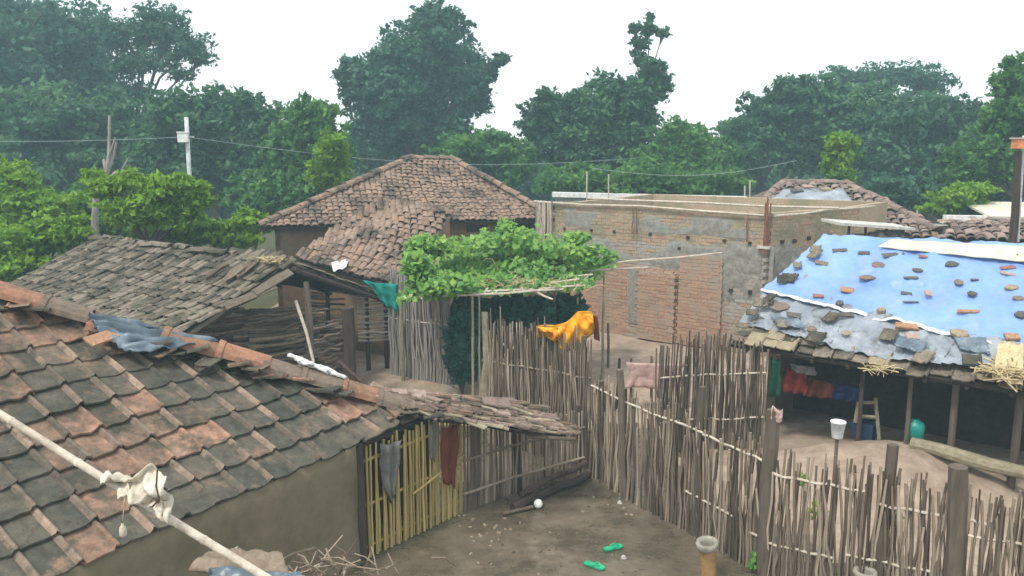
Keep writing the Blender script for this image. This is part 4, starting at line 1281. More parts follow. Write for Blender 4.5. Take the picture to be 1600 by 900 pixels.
# utility pole
def utility():
    d = 24
    t = root('utility_pole', 'thin pale metal utility pole carrying a white box above the bushes', 'pole', Vector((ad(295, 300, d).x, d, 0)))
    top = ad(291, 183, d)
    b = B(); b.tube([Vector((ad(295, 300, d).x, d, -.1)), lerp(Vector((ad(295, 300, d).x, d, 0)), top, .6), top], [.075, .065, .06], 10); b.build('mast', 'metal', t, True)
    b = B(); b.box(frame(ad(286, 214, d - .12), (1, .1, 0), ZUP), .28, .16, .30); b.build('meter_box', 'white', t)
    b = B(); b.box(frame(ad(286, 206.5, d - .12), (1, .1, 0), ZUP), .32, .2, .03); b.build('box_lid', 'white', t)
    b = B(); b.tube([ad(280, 214, d), ad(303, 214, d)], .02, 6); b.build('bracket', 'metal', t)
    return d
utility()
def cable(label, a, b_, sag, r=.012):
    r *= .7
    b = B(); n = 18
    b.tube([lerp(a, b_, i / n) - ZUP * sag * math.sin(math.pi * i / n) for i in range(n + 1)], r, 5)
    tag(b.build('cable', 'cable', None), label, 'cable')
cable('thin grey cable running left from the utility pole across the trees', ad(292, 214, 24), ad(-260, 214, 20), .12)
cable('thin cable running right from the utility pole towards the tiled house', ad(292, 214, 24), ad(1010, 246, 30), .5, .01)
cable('thin cable strung over the trees behind the brick building', ad(925, 263, 26), ad(1245, 251, 27), .35, .011)
# ------------------------------------------------------------------ vine trellis
def trellis():
    t = root('vine_trellis', 'raised stick trellis buried in a broad leafy bean vine in the middle', 'trellis', at(755, 600, 0))
    H = 2.05
    F0 = at(636, 464, H); F1 = at(890, 450, H + .05)
    K0 = F0 + Vector((.2, 2.9, .1)); K1 = F1 + Vector((.9, 2.9, .1))
    st = sticks('bam_pale', 6, 4, 1.4)
    i = 0
    for s in [k / 16 for k in range(17)]:
        a = lerp(F0, F1, s) + Vector((R.uniform(-.1, .1), -.1, R.uniform(-.03, .05))); b_ = lerp(K0, K1, s) + Vector((R.uniform(-.2, .2), 0, 0))
        inst('roof_pole', st[i % 8], along(a, b_, R.uniform(.014, .024)), t); i += 1
    for s in (0, .04, .3, .6, .95):
        a = lerp(F0, K0, s) - Vector((.1, 0, .03)); b_ = lerp(F1, K1, s) + Vector((R.uniform(0, .5), 0, R.uniform(-.03, .08)))
        inst('roof_pole', st[i % 8], along(a, b_, .022), t); i += 1
    for a, b_ in ((at(770, 448, 2.12), at(905, 436, 2.2)), (at(812, 452, 2.08), at(864, 468, 1.98)), (at(690, 462, 2.08), at(880, 452, 2.1)), (at(846, 422, 2.15), at(1128, 395, 2.55)), (at(905, 424, 2.1), at(1012, 418, 2.2))):
        inst('roof_pole', st[i % 8], along(a, b_, .024), t); i += 1
    sp = sticks('wood_pale', 7, 4, .6)
    for px, pb, top, r in ((738, 603, 2.1, .03), (757, 606, 1.75, .075), (749, 604, 2.1, .02), (791, 560, 2.0, .02), (832, 565, 2.0, .02), (866, 560, 2.0, .03), (942, 545, 2.2, .03), (628, 585, 2.0, .04), (901, 548, 2.1, .03)):
        p = ad(px, 520, 13.85 if pb > 590 else 15.6); p.z = -.05
        inst('post', sp[i % 8], along(p, Vector((p.x, p.y, top)), r), t); i += 1
    # foliage
    n = 7200
    P = np.empty((n, 3))
    u = NR.uniform(-.04, 1.05, n); v = NR.uniform(-.03, 1, n) ** .9
    for k in range(n):
        p = lerp(lerp(F0, F1, u[k]), lerp(K0, K1, u[k]), v[k])
        hh = .11 + .22 * noise.noise(Vector((p.x * 1.6, p.y * 1.6, 0))) + .22 * noise.noise(Vector((p.x * 4, p.y * 4, 3)))
        hh *= min(1, .35 + 3 * (1 - abs(2 * u[k] - 1)))
        z = NR.uniform(0, 1) ** .6
        if NR.uniform() < .06: z *= NR.uniform(1, 1.8)
        P[k] = (p.x + NR.normal() * .09, p.y + NR.normal() * .09, p.z - .08 + max(.05, hh + .42 * v[k] * min(1, 2.2 * (1 - abs(2 * u[k] - 1)))) * z)
    # spill-over at left, and a heap at the back
    def blobl(px, py, d, rx, ry, m):
        c = np.array(ad(px, py, d)); k = d / FPX
        return c + unit(m) * (NR.uniform(0, 1, m) ** .4)[:, None] * np.array([rx * k, rx * k * .8, ry * k])
    P = np.concatenate([P, blobl(655, 425, 14.1, 28, 34, 500), blobl(665, 385, 15.2, 34, 20, 500), blobl(790, 376, 15.9, 60, 24, 420), blobl(860, 388, 15.9, 60, 24, 420), blobl(925, 400, 15.6, 30, 20, 260), blobl(720, 386, 15.4, 60, 18, 320), blobl(700, 445, 13.8, 50, 16, 500), blobl(790, 354, 16.3, 16, 13, 120), blobl(640, 405, 14.6, 14, 16, 90), blobl(900, 372, 16.3, 24, 12, 160), blobl(955, 402, 16.0, 14, 9, 50), blobl(680, 452, 13.9, 40, 18, 200), blobl(800, 366, 16.3, 28, 14, 160)])
    n = len(P)
    nn = unit(n) * .7 + np.array([0, -.35, .8]); nn /= np.linalg.norm(nn, axis=1)[:, None]
    tt = unit(n); tt[:, 2] -= .4; tt -= nn * (tt * nn).sum(1)[:, None]; tt /= np.linalg.norm(tt, axis=1)[:, None]
    s = NR.uniform(.6, 1.2, n)[:, None] * .072
    side = np.cross(nn, tt)
    # 300 nearest, largest leaves as parts
    dist = np.linalg.norm(P - np.array([0, 0, CAMH]), axis=1) - s[:, 0] * 40
    up = P[:, 2] - .3 * P[:, 1]
    idx = np.argsort(-up - s[:, 0] * 8 + NR.uniform(0, 2.0, n))
    big = idx[:300]; rest = idx[300:]
    leafmesh('foliage', P[rest], tt[rest] * s[rest], side[rest] * s[rest] * .75, 'leaf_vine', t, 'stuff')
    for k in range(34):
        p = Vector(P[R.randrange(n)]); q = p + Vector((R.uniform(-.3, .3), R.uniform(-.25, .1), R.uniform(.02, .22)))
        b = B(); b.tube([p - ZUP * .06, lerp(p, q, .5) + ZUP * .06, q, q + Vector((R.uniform(-.1, .1), -.05, -.05))], [.008, .006, .005, .003], 4); b.build('vine_stem', 'straw' if k % 3 else 'bam', t)
    lv = mkmesh('leaf', [(0, -.5, 0), (.42, -.55, .06), (.55, -.1, .1), (.3, .5, .06), (0, 1, -.05), (-.3, .5, .06), (-.55, -.1, .1), (-.42, -.55, .06), (0, .1, 0)],
                [(0, 1, 2, 8), (8, 2, 3, 4), (8, 4, 5, 6), (0, 8, 6, 7)], 'leaf_vine')
    for k in big:
        m = Matrix.Translation(Vector(P[k]) + ZUP * .02) @ rotm(side[k], tt[k], nn[k]) @ Matrix.Scale(float(s[k, 0]) * 1.15, 4)
        inst('leaf', lv, m, t)
trellis()
straw_heap('straw', 'dry yellow vine litter along the front edge of the leafy trellis', 'straw', at(800, 447, 2.12), .55, .12, 150, .38, 'straw', .007, .1)
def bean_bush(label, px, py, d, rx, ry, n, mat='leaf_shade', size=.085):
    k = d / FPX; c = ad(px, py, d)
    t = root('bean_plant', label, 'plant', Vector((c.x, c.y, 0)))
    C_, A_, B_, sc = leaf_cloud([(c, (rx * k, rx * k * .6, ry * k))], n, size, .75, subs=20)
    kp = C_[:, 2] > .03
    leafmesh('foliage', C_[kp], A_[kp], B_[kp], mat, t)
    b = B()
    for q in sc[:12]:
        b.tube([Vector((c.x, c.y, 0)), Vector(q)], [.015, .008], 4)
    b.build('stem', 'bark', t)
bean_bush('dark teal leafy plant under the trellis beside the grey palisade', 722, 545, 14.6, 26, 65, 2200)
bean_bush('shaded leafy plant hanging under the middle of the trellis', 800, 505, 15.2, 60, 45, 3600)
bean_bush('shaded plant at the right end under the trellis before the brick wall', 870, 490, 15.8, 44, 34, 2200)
hang_sheet('net', 'blue green net hung among the plants under the trellis', 'net', (ad(700, 505, 15.1), ad(748, 505, 15.1), ad(698, 590, 15.0), ad(746, 600, 15.0)), 'navy_cl', .01, .08)
hang_sheet('net', 'dark green net screen at the back under the trellis', 'net', (ad(700, 462, 16.6), ad(905, 462, 17.2), ad(700, 560, 16.6), ad(905, 550, 17.2)), 'green_cl', .01, .12)
beam('stick', 'pale stick leaning in front of the shaded plants under the trellis', 'stick', ad(765, 530, 14.3), ad(808, 546, 14.0), .022, 'bam_pale', wob=.005)

# ------------------------------------------------------------------ brick building
def brick_mesh(mat, L, Hh, D, seed):
    r = random.Random(seed); j = .006
    v = [(x * L / 2 + r.uniform(-j, j), y * D / 2, z * Hh / 2 + r.uniform(-j, j)) for x in (-1, 1) for y in (-1, 1) for z in (-1, 1)]
    return mkmesh('brick', v, [(0, 1, 3, 2), (4, 6, 7, 5), (0, 4, 5, 1), (2, 3, 7, 6), (0, 2, 6, 4), (1, 5, 7, 3)], mat)
def building():
    A = at(868, 317, 3.2); Bc = at(1205, 333, 3.2); D_ = at(1342, 323, 3.2)
    for p in (A, Bc, D_): p.z = 0
    t = root('brick_building', 'unfinished flat brick building with bare walls and scaffold poles along its top', 'building', lerp(A, Bc, .5))
    H = 3.2
    ms = {m: [brick_mesh(m, .235, .068, .09, i) for i in range(4)] for m in ('brick', 'brick_y', 'brick_g')}
    def wallrun(P0, P1, H, sign, main):
        d = (P1 - P0).normalized(); L = (P1 - P0).length; nn = Vector((d.y, -d.x, 0))
        if nn.y > 0: nn = -nn
        b = B(); slab_wall(b, P0 - nn * .082, P1 - nn * .082, -.05, H - .01, H - .01, .2); b.build('mortar_core', 'mortar', t)
        its = {'brick': [], 'brick_y': [], 'brick_g': []}
        n = int(H / .082)
        for k in range(n):
            z = .045 + k * .082
            x = (.12 if k % 2 else 0)
            while x < L:
                c = P0 + d * (x + .0) + ZUP * z
                v = c - Vector((0, 0, CAMH)); cc = v.y * math.cos(PITCH) - v.z * math.sin(PITCH); px = 800 + FPX * v.x / cc
                mt = 'brick_y' if z > 2.35 else 'brick_g'
                if main and z < 1.75 and px < 1133 and not 982 < px < 1000: mt = 'brick'
                if R.random() < (.10 if mt != 'brick_g' else .05): mt = 'brick'
                if mt == 'brick_g' and R.random() < .12: mt = 'brick_y'
                o_ = R.uniform(-.006, .010) + (.05 if (mt == 'brick' and main and (1000 < px < 1060) and z < 1.75) else 0)
                if not (R.random() < .004):
                    its[mt].append((ms[mt][R.randrange(4)], frame(c + nn * (-.02 + o_), d, ZUP)))
                x += .25
            # next course
        return its, d, nn, L
    its, d, nn, L = wallrun(A, Bc, H, 1, True)
    wp = bpy.data.objects
    # nearest 240 bricks of the bare part singly, the rest joined
    its['brick'].sort(key=lambda it: -it[1].translation.x)
    for m, lim in (('brick', 170), ('brick_y', 40), ('brick_g', 40)):
        l = its[m]
        if m != 'brick': l.sort(key=lambda it: (it[1].translation - Vector((0, 0, CAMH))).length)
        for me, mw in l[:lim]: inst('brick', me, mw, t)
        if len(l) > lim: joined('brickwork', l[lim:], m, t)
    its2, d2, nn2, L2 = wallrun(Bc, D_, H, 1, False)
    for m in its2:
        l = its2[m]
        for me, mw in l[:12]: inst('brick', me, mw, t)
        if len(l) > 12: joined('brickwork', l[12:], m, t)
    # rear walls close the box
    b = B(); off = nn * -5.5
    slab_wall(b, A - nn * .2, A + off, -.05, H - .03, H - .03, .2); slab_wall(b, D_ - nn2 * .3, D_ + off * .5, -.05, H - .03, H - .03, .2); slab_wall(b, A + off, D_ + off * .5, -.05, H - .03, H - .03, .2)
    b.build('rear_wall', 'brick_y', t)
    # putlog holes: solid blocks coloured dark for the shade inside the holes
    for px, py in ((882, 357), (924, 360), (960, 362), (1016, 366), (1075, 371), (1132, 376), (1172, 380), (1062, 388), (1012, 434), (1045, 441)):
        p = onplane(px, py, A + nn * .035, nn); bb = B(); bb.box(frame(p - nn * .02, d, ZUP), .065, .09, .065, .008); bb.build('putlog_shade', 'deck', t)
    for px, py in ((1221, 378), (1241, 376), (1263, 372), (1142, 454), (1172, 456)):
        pp = onplane(px, py, Bc + (nn2 if px > 1205 else nn) * .035, nn2 if px > 1205 else nn); bb = B(); bb.box(frame(pp, d2 if px > 1205 else d, ZUP), .08, .09, .08, .008); bb.build('putlog_shade', 'deck', t)
    # render coat smeared over the bricks: stands proud in patches, sinks behind the brick faces elsewhere
    def coat(P, Q, N, z0, z1, bias, seed):
        b = B(); nu = int((Q - P).length / .055); nv = int((z1 - z0) / .055)
        def f(u, v):
            p = lerp(P, Q, u) + ZUP * lerp(z0, z1, v)
            e = min(1, min(v, 1 - v) * 5) - 1
            return p + N * (.024 + bias + .045 * noise.noise(Vector((p.x * .9, p.y * .9, p.z * 1.6 + seed))) + .02 * noise.noise(p * 5) + .03 * e)
        b.sheet(f, nu, nv, .004); b.build('render_coat', 'plaster', t)
    coat(A + d * .1, Bc - d * .15, nn, 1.75, 2.5, .012, 3)
    coat(Bc - d * 1.25, Bc - d * .15, nn, .75, 2.5, .016, 8)
    coat(Bc + d2 * .15, D_ - d2 * .2, nn2, 1.4, 2.55, .008, 5)
    coat(A + d * .3, Bc - d * .3, nn, 2.5, 3.1, -.004, 12)
    # cement pilaster strips and smeared plaster
    def strip(px0, px1, y0, y1, m, th, N=nn, P=A, dd=d, nm='pilaster'):
        a = onplane(px0, (y0 + y1) / 2, P, N); c = onplane(px1, (y0 + y1) / 2, P, N)
        z1 = onplane((px0 + px1) / 2, y0, P, N).z; z0 = max(0, onplane((px0 + px1) / 2, y1, P, N).z)
        bb = B(); bb.box(frame(Vector(((a.x + c.x) / 2, (a.y + c.y) / 2, (z0 + z1) / 2)) + N * (.03 + th / 2), dd, ZUP), abs((c - a).dot(dd)), th, z1 - z0, .008); bb.build(nm, m, t)
    strip(984, 999, 420, 505, 'plaster', .03); strip(1203, 1209, 385, 470, 'plaster', .04)
    strip(1186, 1206, 384, 388, 'concrete', .12, nm='ledge'); strip(1046, 1058, 430, 442, 'plaster', .02, nm='plaster_patch')
    
    # brick piers standing proud
    def pier(px0, px1, y0, pr):
        a = onplane(px0, 450, A, nn); c = onplane(px1, 450, A, nn); z1 = onplane((px0 + px1) / 2, y0, A, nn).z
        w = abs((c - a).dot(d)); cen = Vector(((a.x + c.x) / 2, (a.y + c.y) / 2, 0))
        core = B(); core.box(frame(cen + nn * (.02 + pr / 2) + ZUP * z1 / 2, d, ZUP), w - .03, pr, z1 - .02); core.build('pier_core', 'mortar', t)
        l = []
        for k in range(int(z1 / .082)):
            x = -w / 2 + (.12 if k % 2 else .2)
            while x < w / 2 - .05:
                l.append((ms['brick'][R.randrange(4)], frame(cen + nn * (pr - .02 + R.uniform(-.004, .008)) + d * x + ZUP * (.045 + k * .082), d, ZUP))); x += .25
        joined('brickwork', l, 'brick', t)
    pier(1000, 1058, 424, .12); pier(1062, 1130, 398, .06)
    # poles along the top and bundled uprights
    st = sticks('bam_pale', 6, 4, 1.2)
    def pole(a, b_, r, m='bam_pale'): inst('scaffold_pole', sticks(m, 6, 4, 1.2)[R.randrange(8)], along(a, b_, r), t)
    TA = A + nn * .1 + ZUP * 3.2; TB = Bc + nn * .12 + ZUP * 3.13
    pole(A + nn * .1 + ZUP * 3.22 - d * .6, Bc + nn * .1 + ZUP * 3.15, .03)
    pole(Bc + nn2 * .1 + ZUP * 3.15, D_ + nn2 * .1 + ZUP * 3.2 + d2 * .5, .03)
    pole(A - nn * 1.6 + ZUP * 3.24, Bc - nn * 1.6 + ZUP * 3.26 + d * 1, .035)
    for k in range(5): pole(Bc + nn * .12 + d * (.02 * k - .09) + Vector((0, 0, 2.3)), Bc + nn * .12 + d * (.025 * k - .09) + Vector((R.uniform(-.03, .03), 0, 3.45 + R.uniform(-.05, .15))), .02, 'rebar')
    for px in (988, 994, 1168): 
        p = onplane(px, 350, A + nn * .1, nn); pole(Vector((p.x, p.y, 2.55)), Vector((p.x, p.y, 3.2)), .015, 'rebar')
    # bamboo bundle at the left corner
    for k in range(16):
        p = A + nn * .12 + d * (-.52 + k * .034)
        pole(Vector((p.x, p.y, 1.4)), Vector((p.x + R.uniform(-.02, .02), p.y, 3.22 + R.uniform(-.03, .05))), .019, 'bam_pale' if k % 3 else 'bam')
    # roof slab inside
    b = B(); sl_ = [A - nn * .3 + ZUP * 2.3, Bc - nn * .3 + ZUP * 2.3, A + off * .95 + ZUP * 2.3, D_ + off * .45 + ZUP * 2.3]
    b.sheet(lambda u, v: lerp(lerp(sl_[0], sl_[1], u), lerp(sl_[2], sl_[3], u), v), 2, 2, .1); b.build('floor_slab', 'plaster', t)
    return A, Bc, D_, nn
BB = building()
# whitewashed parapet behind
def white_wall():
    a = ad(868, 302, 27.5); b_ = ad(1162, 309, 26.5)
    t = root('parapet_wall', 'long white painted parapet wall showing above the brick building', 'wall', Vector((lerp(a, b_, .5).x, 27, 0)))
    b = B(); slab_wall(b, a, b_, 0, a.z - .05, b_.z - .05, .2); b.build('wall', 'plaster', t)
    b = B(); m = lerp(a, b_, .5); b.box(frame(m - ZUP * .04, b_ - a, ZUP), (b_ - a).length + .2, .35, .16); b.build('coping', 'white', t)
    for px, yt in ((917, 268), (951, 272), (1172, 282), (1164, 290)):
        b = B(); q = ad(px, 306, 26.4); b.tube([Vector((q.x, q.y, 2.6)), ad(px, yt, 26.4)], .025, 5); b.build('upright_stick', 'bam_pale', t)
white_wall()

# ------------------------------------------------------------------ right-hand rear tiled house
def rear_house():
    E0 = ad(1160, 332, 23); E0.z = 2.45; E1 = at(1482, 372, 2.2)
    E0 = Vector((E0.x, 23.4, 2.2))
    R0 = ad(1222, 288, 26.5); R1 = ad(1322, 290, 26.2)
    t = root('tiled_house', 'tiled house behind the brick building, its roof patched with a grey sheet', 'house', lerp(E0, E1, .5) - ZUP * 2.2)
    disp = lambda f, v: .10 * noise.noise(Vector((f * 5, v * 4, 24)))
    dk = deck('roof', (E0, E1, R0, R1), .06, t, disp, nu=16)
    ms = [tile_round('tile_dark', .24, .28, .018, 400 + s, .3) for s in range(4)] + [tile_round('tile_mid', .24, .28, .018, 410 + s, .3) for s in range(2)]
    items = roof_items(E0, E1, R0, R1, .23, .26, ms, 3.5, disp, .04, .08, edge=.3)
    parts_or_stuff('roof_tile', items, 'tile_dark', dk, limit=290)
    B0 = E0 + Vector((0, 5, 0)); B1 = E1 + Vector((.5, 6, 0))
    deck('roof_rear', (B1, B0, R1, R0), .05, t, mat='tile_dark', nu=4, nv=4)
    deck('roof_side', (B0, E0, R0, R0 + Vector((.02, 0, 0))), .05, t, mat='tile_dark', nu=4, nv=4)
    deck('roof_side', (E1, B1, R1 + Vector((.02, 0, 0)), R1), .05, t, mat='tile_dark', nu=4, nv=4)
    rt = [tile_round('tile_dark', .28, .4, .02, 440 + s, .42) for s in range(3)]
    for a, b_ in ((E0, R0), (E1, R1), (R0, R1)):
        L = (b_ - a).length; n = int(L / .38); dd = (b_ - a).normalized(); x = dd.cross(ZUP).normalized()
        for i in range(n): inst('ridge_tile', rt[i % 3], Matrix.Translation(lerp(a, b_, i / n) + ZUP * (.06 + R.uniform(0, .04))) @ rotm(x, dd, x.cross(dd)) @ Matrix.Rotation(R.uniform(-.1, .1), 4, 'Z'), dk)
    wb = B()
    slab_wall(wb, E0 + Vector((.4, .5, 0)), E1 + Vector((-.4, .5, 0)), 0, 2.25, 2.25, .2); slab_wall(wb, E1 + Vector((-.4, .5, 0)), B1 + Vector((-.4, -.4, 0)), 0, 2.2, 2.2, .2)
    slab_wall(wb, E0 + Vector((.4, .5, 0)), B0 + Vector((.4, -.4, 0)), 0, 2.2, 2.2, .2)
    wb.build('wall', 'mudwall2', t)
    n = (E1 - E0).cross(R0 - E0).normalized()
    f = lambda x, y: onplane(x, y, E0 + n * .16, n)
    bunched('plastic_sheet', 'grey plastic sheet patching the peak of the rear tiled house', 'plastic sheet', (f(1228, 296), f(1318, 298), f(1198, 318), f(1332, 318)), 'tarp_grey', 20, 8, .06, .02)
    # pieces weighing it down
    for i, (px, py, mm, lab) in enumerate(((1262, 296, 'stone_pink', 'pink brick piece near the top of the rear house patch'), (1290, 300, 'stone_tan', 'tan brick piece right of centre on the rear house patch'), (1245, 302, 'stone_dark', 'dark shard at the left of the rear house patch'))):
        b = B(); b.box(frame(f(px, py) + n * .08, (1, .2, 0), n), .34, .2, .08, .015); tag(b.build('brick_piece', mm, None), lab, 'brick piece')
rear_house()
# far right huts
def far_hut():
    E0 = ad(1465, 376, 19.5); E1 = ad(1680, 382, 18.5); R0 = ad(1480, 346, 21); R1 = ad(1680, 350, 20.2)
    t = root('tiled_hut', 'low dark tiled roof of a hut at the right edge behind the pale ridge sheet', 'hut', Vector((E0.x + 1.5, 20, 0)))
    disp = lambda f, v: .06 * noise.noise(Vector((f * 5, v * 4, 34)))
    dk = deck('roof', (E0, E1, R0, R1), .05, t, disp)
    ms = [tile_round('tile_dark', .22, .26, .018, 500 + s, .3) for s in range(4)]
    parts_or_stuff('roof_tile', roof_items(E0, E1, R0, R1, .21, .22, ms, 3, disp, .04, .1), 'tile_dark', dk, 140)
    b = B(); slab_wall(b, E0 + Vector((.2, .4, 0)), E1 + Vector((0, .4, 0)), 0, E0.z, E1.z, .15); slab_wall(b, E0 + Vector((.2, .4, 0)), R0 + Vector((.2, 1, 0)), 0, E0.z, E0.z, .15); b.build('wall', 'mudwall2', t)
    deck('rear_roof', (R1 + Vector((0, 1.6, -.5)), R0 + Vector((0, 1.6, -.5)), R1, R0), .05, t, mat='tile_dark', nu=4, nv=3)
    t = root('whitewashed_house', 'low whitewashed house with a pale green flat roof at the right edge', 'house', Vector((ad(1570, 340, 23).x, 23, 0)))
    a = ad(1542, 330, 23); c = ad(1760, 334, 22.5)
    b = B(); slab_wall(b, Vector((ad(1475, 340, 23).x, 23, 0)), Vector((c.x, c.y, 0)), 0, ad(1475, 336, 23).z, ad(1600, 338, 23).z, .2); b.build('wall', 'white', t)
    b = B(); b.sheet(lambda u, v: lerp(a, c, u) + Vector((-.1, -.35 + 1.6 * v, -.14 + .32 * v)), 4, 2, .06); b.build('roof', 'cream', t)
    # scraps on the left
    for i in range(14):
        p = ad(R.uniform(1470, 1545), R.uniform(343, 352), 20.6); bb = B(); bb.box(frame(p, (1, R.uniform(-.4, .4), R.uniform(-.2, .2)), ZUP), .35, .2, .04, .01); bb.build('loose_board', 'concrete' if i % 3 else 'brick', t)
far_hut()
def orange_pole():
    d = 15.8
    t = root('timber_post', 'tall dark timber post with a small orange box on top at the right edge', 'post', Vector((ad(1586, 380, d).x, d, 0)))
    b = B(); p = ad(1584, 378, d); top = ad(1591, 236, d); b.tube([Vector((p.x, d, -.1)), lerp(p, top, .3), top], [.085, .075, .065], 8); b.build('shaft', 'wood_dark', t)
    b = B(); b.tube([ad(1590, 378, d + .1), ad(1600, 212, d + .1)], .03, 7); b.build('pipe', 'metal', t)
    b = B(); b.box(frame(ad(1595, 224, d - .02), (1, 0, 0), ZUP), .24, .22, .20); b.build('box', 'orange_pt', t)
    b = B(); b.box(frame(ad(1595, 216, d - .02), (1, 0, 0), ZUP), .28, .26, .025); b.build('box_lid', 'concrete', t)
    stake('thin pale stake in front of the low tiled hut at the right', 1498, 320, 470, .04, 'bam_pale')
    stake('thin pale stake left of the light green shrub, behind the rear tiled house', 1433, 300, 400, .04, 'bam_pale')
orange_pole()

# ------------------------------------------------------------------ hut with the blue tarpaulin
EL = at(1142, 538, 1.6); ER = at(1600, 613, 1.6); RL = at(1285, 377, 3.0); RR = at(1600, 393, 3.0)
dE = (ER - EL).normalized(); 
_n = (ER - EL).cross(RL - EL).normalized()
TN = _n if _n.z > 0 else -_n
def tarp_hut():
    BK = Vector((-dE.y, dE.x, 0))
    t = root('tarp_hut', 'low open-fronted hut on the right under a tiled roof covered with tarpaulins', 'hut', lerp(EL, ER, .4) - ZUP * 1.6)
    E1 = ER + dE * 2.6; R1 = RR + (RR - RL).normalized() * 2.6
    disp = lambda f, v: .04 * noise.noise(Vector((f * 6, v * 3, 44)))
    dk = deck('roof', (EL, E1, RL, R1), .06, t, disp, nu=24, nv=8)
    ms = [tile_flat('tile_shed', .26, .27, .018, .03, 600 + s) for s in range(4)] + [tile_flat('stone_tan', .26, .27, .018, .03, 610), tile_flat('stone_brown', .26, .27, .018, .03, 611)]
    items = roof_items(EL, E1, RL, R1, .255, .25, ms, 3, disp, .03, .06, edge=.3)
    # keep visible ones: lower rows and left columns as parts
    def vis(it):
        p = it[1].translation; s = (p - EL).dot(dE); up = (p - EL).length
        h = (p.z - 1.6)
        return h < .42 or s < .9 + h * 1.6
    vi = [i for i in items if vis(i)]; hid = [i for i in items if not vis(i)]
    parts_or_stuff('roof_tile', vi, 'tile_shed', dk, 290)
    joined('covered_tiles', hid, 'tile_shed', dk)
    # loose tiles lying out on top of the sheets' torn parts and along the left rake
    for i in list(range(9)) + list(range(31, 44)):
        px, py = (R.uniform(1190, 1560), 0)
        py = lerp(492, 572, (px - 1190) / 370) + R.uniform(-22, 26)
        if i > 30:
            k = R.random(); px = lerp(1155, 1284, k); py = lerp(512, 384, k) + R.uniform(-4, 8)
        c = onplane(px, py, EL + TN * (.21 if i > 30 else .17), TN)
        inst('loose_tile', ms[R.randrange(4)], frame(c, dE + BK * R.uniform(-.5, .5), TN + Vector((R.uniform(-.15, .15), R.uniform(-.15, .15), 0)), R.uniform(.45, .95), R.uniform(.3, .8), 1), dk)
    # rear slope
    back = Vector((-dE.y, dE.x, 0)); 
    if back.y < 0: back = -back
    Bk0 = RL + back * 2.5 - ZUP * 1.3; Bk1 = R1 + back * 2.5 - ZUP * 1.3
    deck('rear_roof', (Bk1, Bk0, R1, RL), .05, t, mat='tile_shed', nu=6, nv=4)
    # walls
    wb = B()
    w0 = EL + back * 2.2 + dE * .2; w1 = E1 + back * 2.2
    ib = B(); slab_wall(ib, w0 - back * .1, w1 - back * .1, 0, 2.45, 2.45, .06); ib.build('inner_wall', 'deck', t)  # dark facing added before the mud wall; interior shade put into its colour
    slab_wall(wb, w0, w1, 0, 2.5, 2.5, .12)
    slab_wall(wb, EL + back * 1.1 + dE * .25, w0, 0, 2.0, 2.4, .15)
    slab_wall(wb, w0, Bk0, 0, 2.5, 1.7, .15)
    slab_wall(wb, w0 + back * 2.4, w1 + back * 2.4, 0, 1.6, 1.6, .15)
    wb.build('wall', 'mudwall', t)
    # posts from the photograph columns
    pl = EL + back * .28
    nE = back
    for px, r, m in ((1345, .034, 'wood_dark'), (1421, .034, 'wood'), (1492, .05, 'wood'), (1594, .055, 'wood'), (1180, .05, 'wood')):
        q = onplane(px, 620, pl, nE)
        bb = B(); bb.tube([Vector((q.x, q.y, -.1)), Vector((q.x + .01, q.y, .8)), Vector((q.x, q.y, 1.68))], [r, r * .92, r * .88], 8); bb.build('post', m, t)
    bb = B(); a = pl + dE * .1; bb.tube([Vector((a.x, a.y, 1.6)), Vector((a.x, a.y, 1.6)) + dE * 3.5 + ZUP * .02, Vector((a.x, a.y, 1.6)) + dE * 6.4], .04, 7); bb.build('wall_plate', 'wood', t)
    for i in range(12):
        q = EL + dE * (.25 + i * .5) - ZUP * .07; bb = B(); bb.tube([q, q + back * 2.6 + ZUP * 1.35], .03, 6); bb.build('rafter', 'wood_dark', t)
    return t, back
TH, BACK = tarp_hut()
def tp(px, py, off): return onplane(px, py, EL + TN * off, TN)
def clothroof(name, label, P, mat, off, nu, nv, seed, amp=.03, wav=.02, cat='tarpaulin', rag=.03, th=.008, sag=0):
    """P: TL TR BL BR pixels"""
    TL, TR, BL, BR = [tp(x, y, 0) for x, y in P]
    b = B()
    def f(u, v):
        eu = rag * noise.noise(Vector((u * 14, seed, v * 2))) * (1 if v > .5 else .3); 
        p = lerp(lerp(TL, TR, u), lerp(BL, BR, u), v + eu)
        w = amp * noise.noise(Vector((p.x * 1.6, p.y * 1.6, seed))) + amp * .8 * noise.noise(Vector((p.x * 4, p.y * 4, seed + 3))) + wav * (1 - abs(math.sin((u * 6 + v * 7) + 4 * noise.noise(Vector((u * 3, v * 3, seed)))))) ** 2 * 1.3 + .02 * noise.noise(Vector((p.x * 13, p.y * 13, seed))) + .03 * abs(noise.noise(Vector((p.x * 6, p.y * 3, seed + 9))))
        return p + TN * (off + w)
    b.sheet(f, nu, nv, th)
    o = tag(b.build(name, mat, None, True), label, cat)
    if cat == 'tarpaulin':
        h = B(); h.sheet(lambda u, v: f(u, .975 + .028 * v + .006 * noise.noise(Vector((u * 30, v, 3)))) + TN * .012, nu, 2, .006); h.build('hem', 'white', o, True)
    return o
clothroof('tarpaulin', 'long bright blue tarpaulin spread over the hut roof on the right', [(1288, 378), (1760, 402), (1190, 466), (1640, 574)], 'tarp_blue', .135, 130, 60, 2, .045, .022)
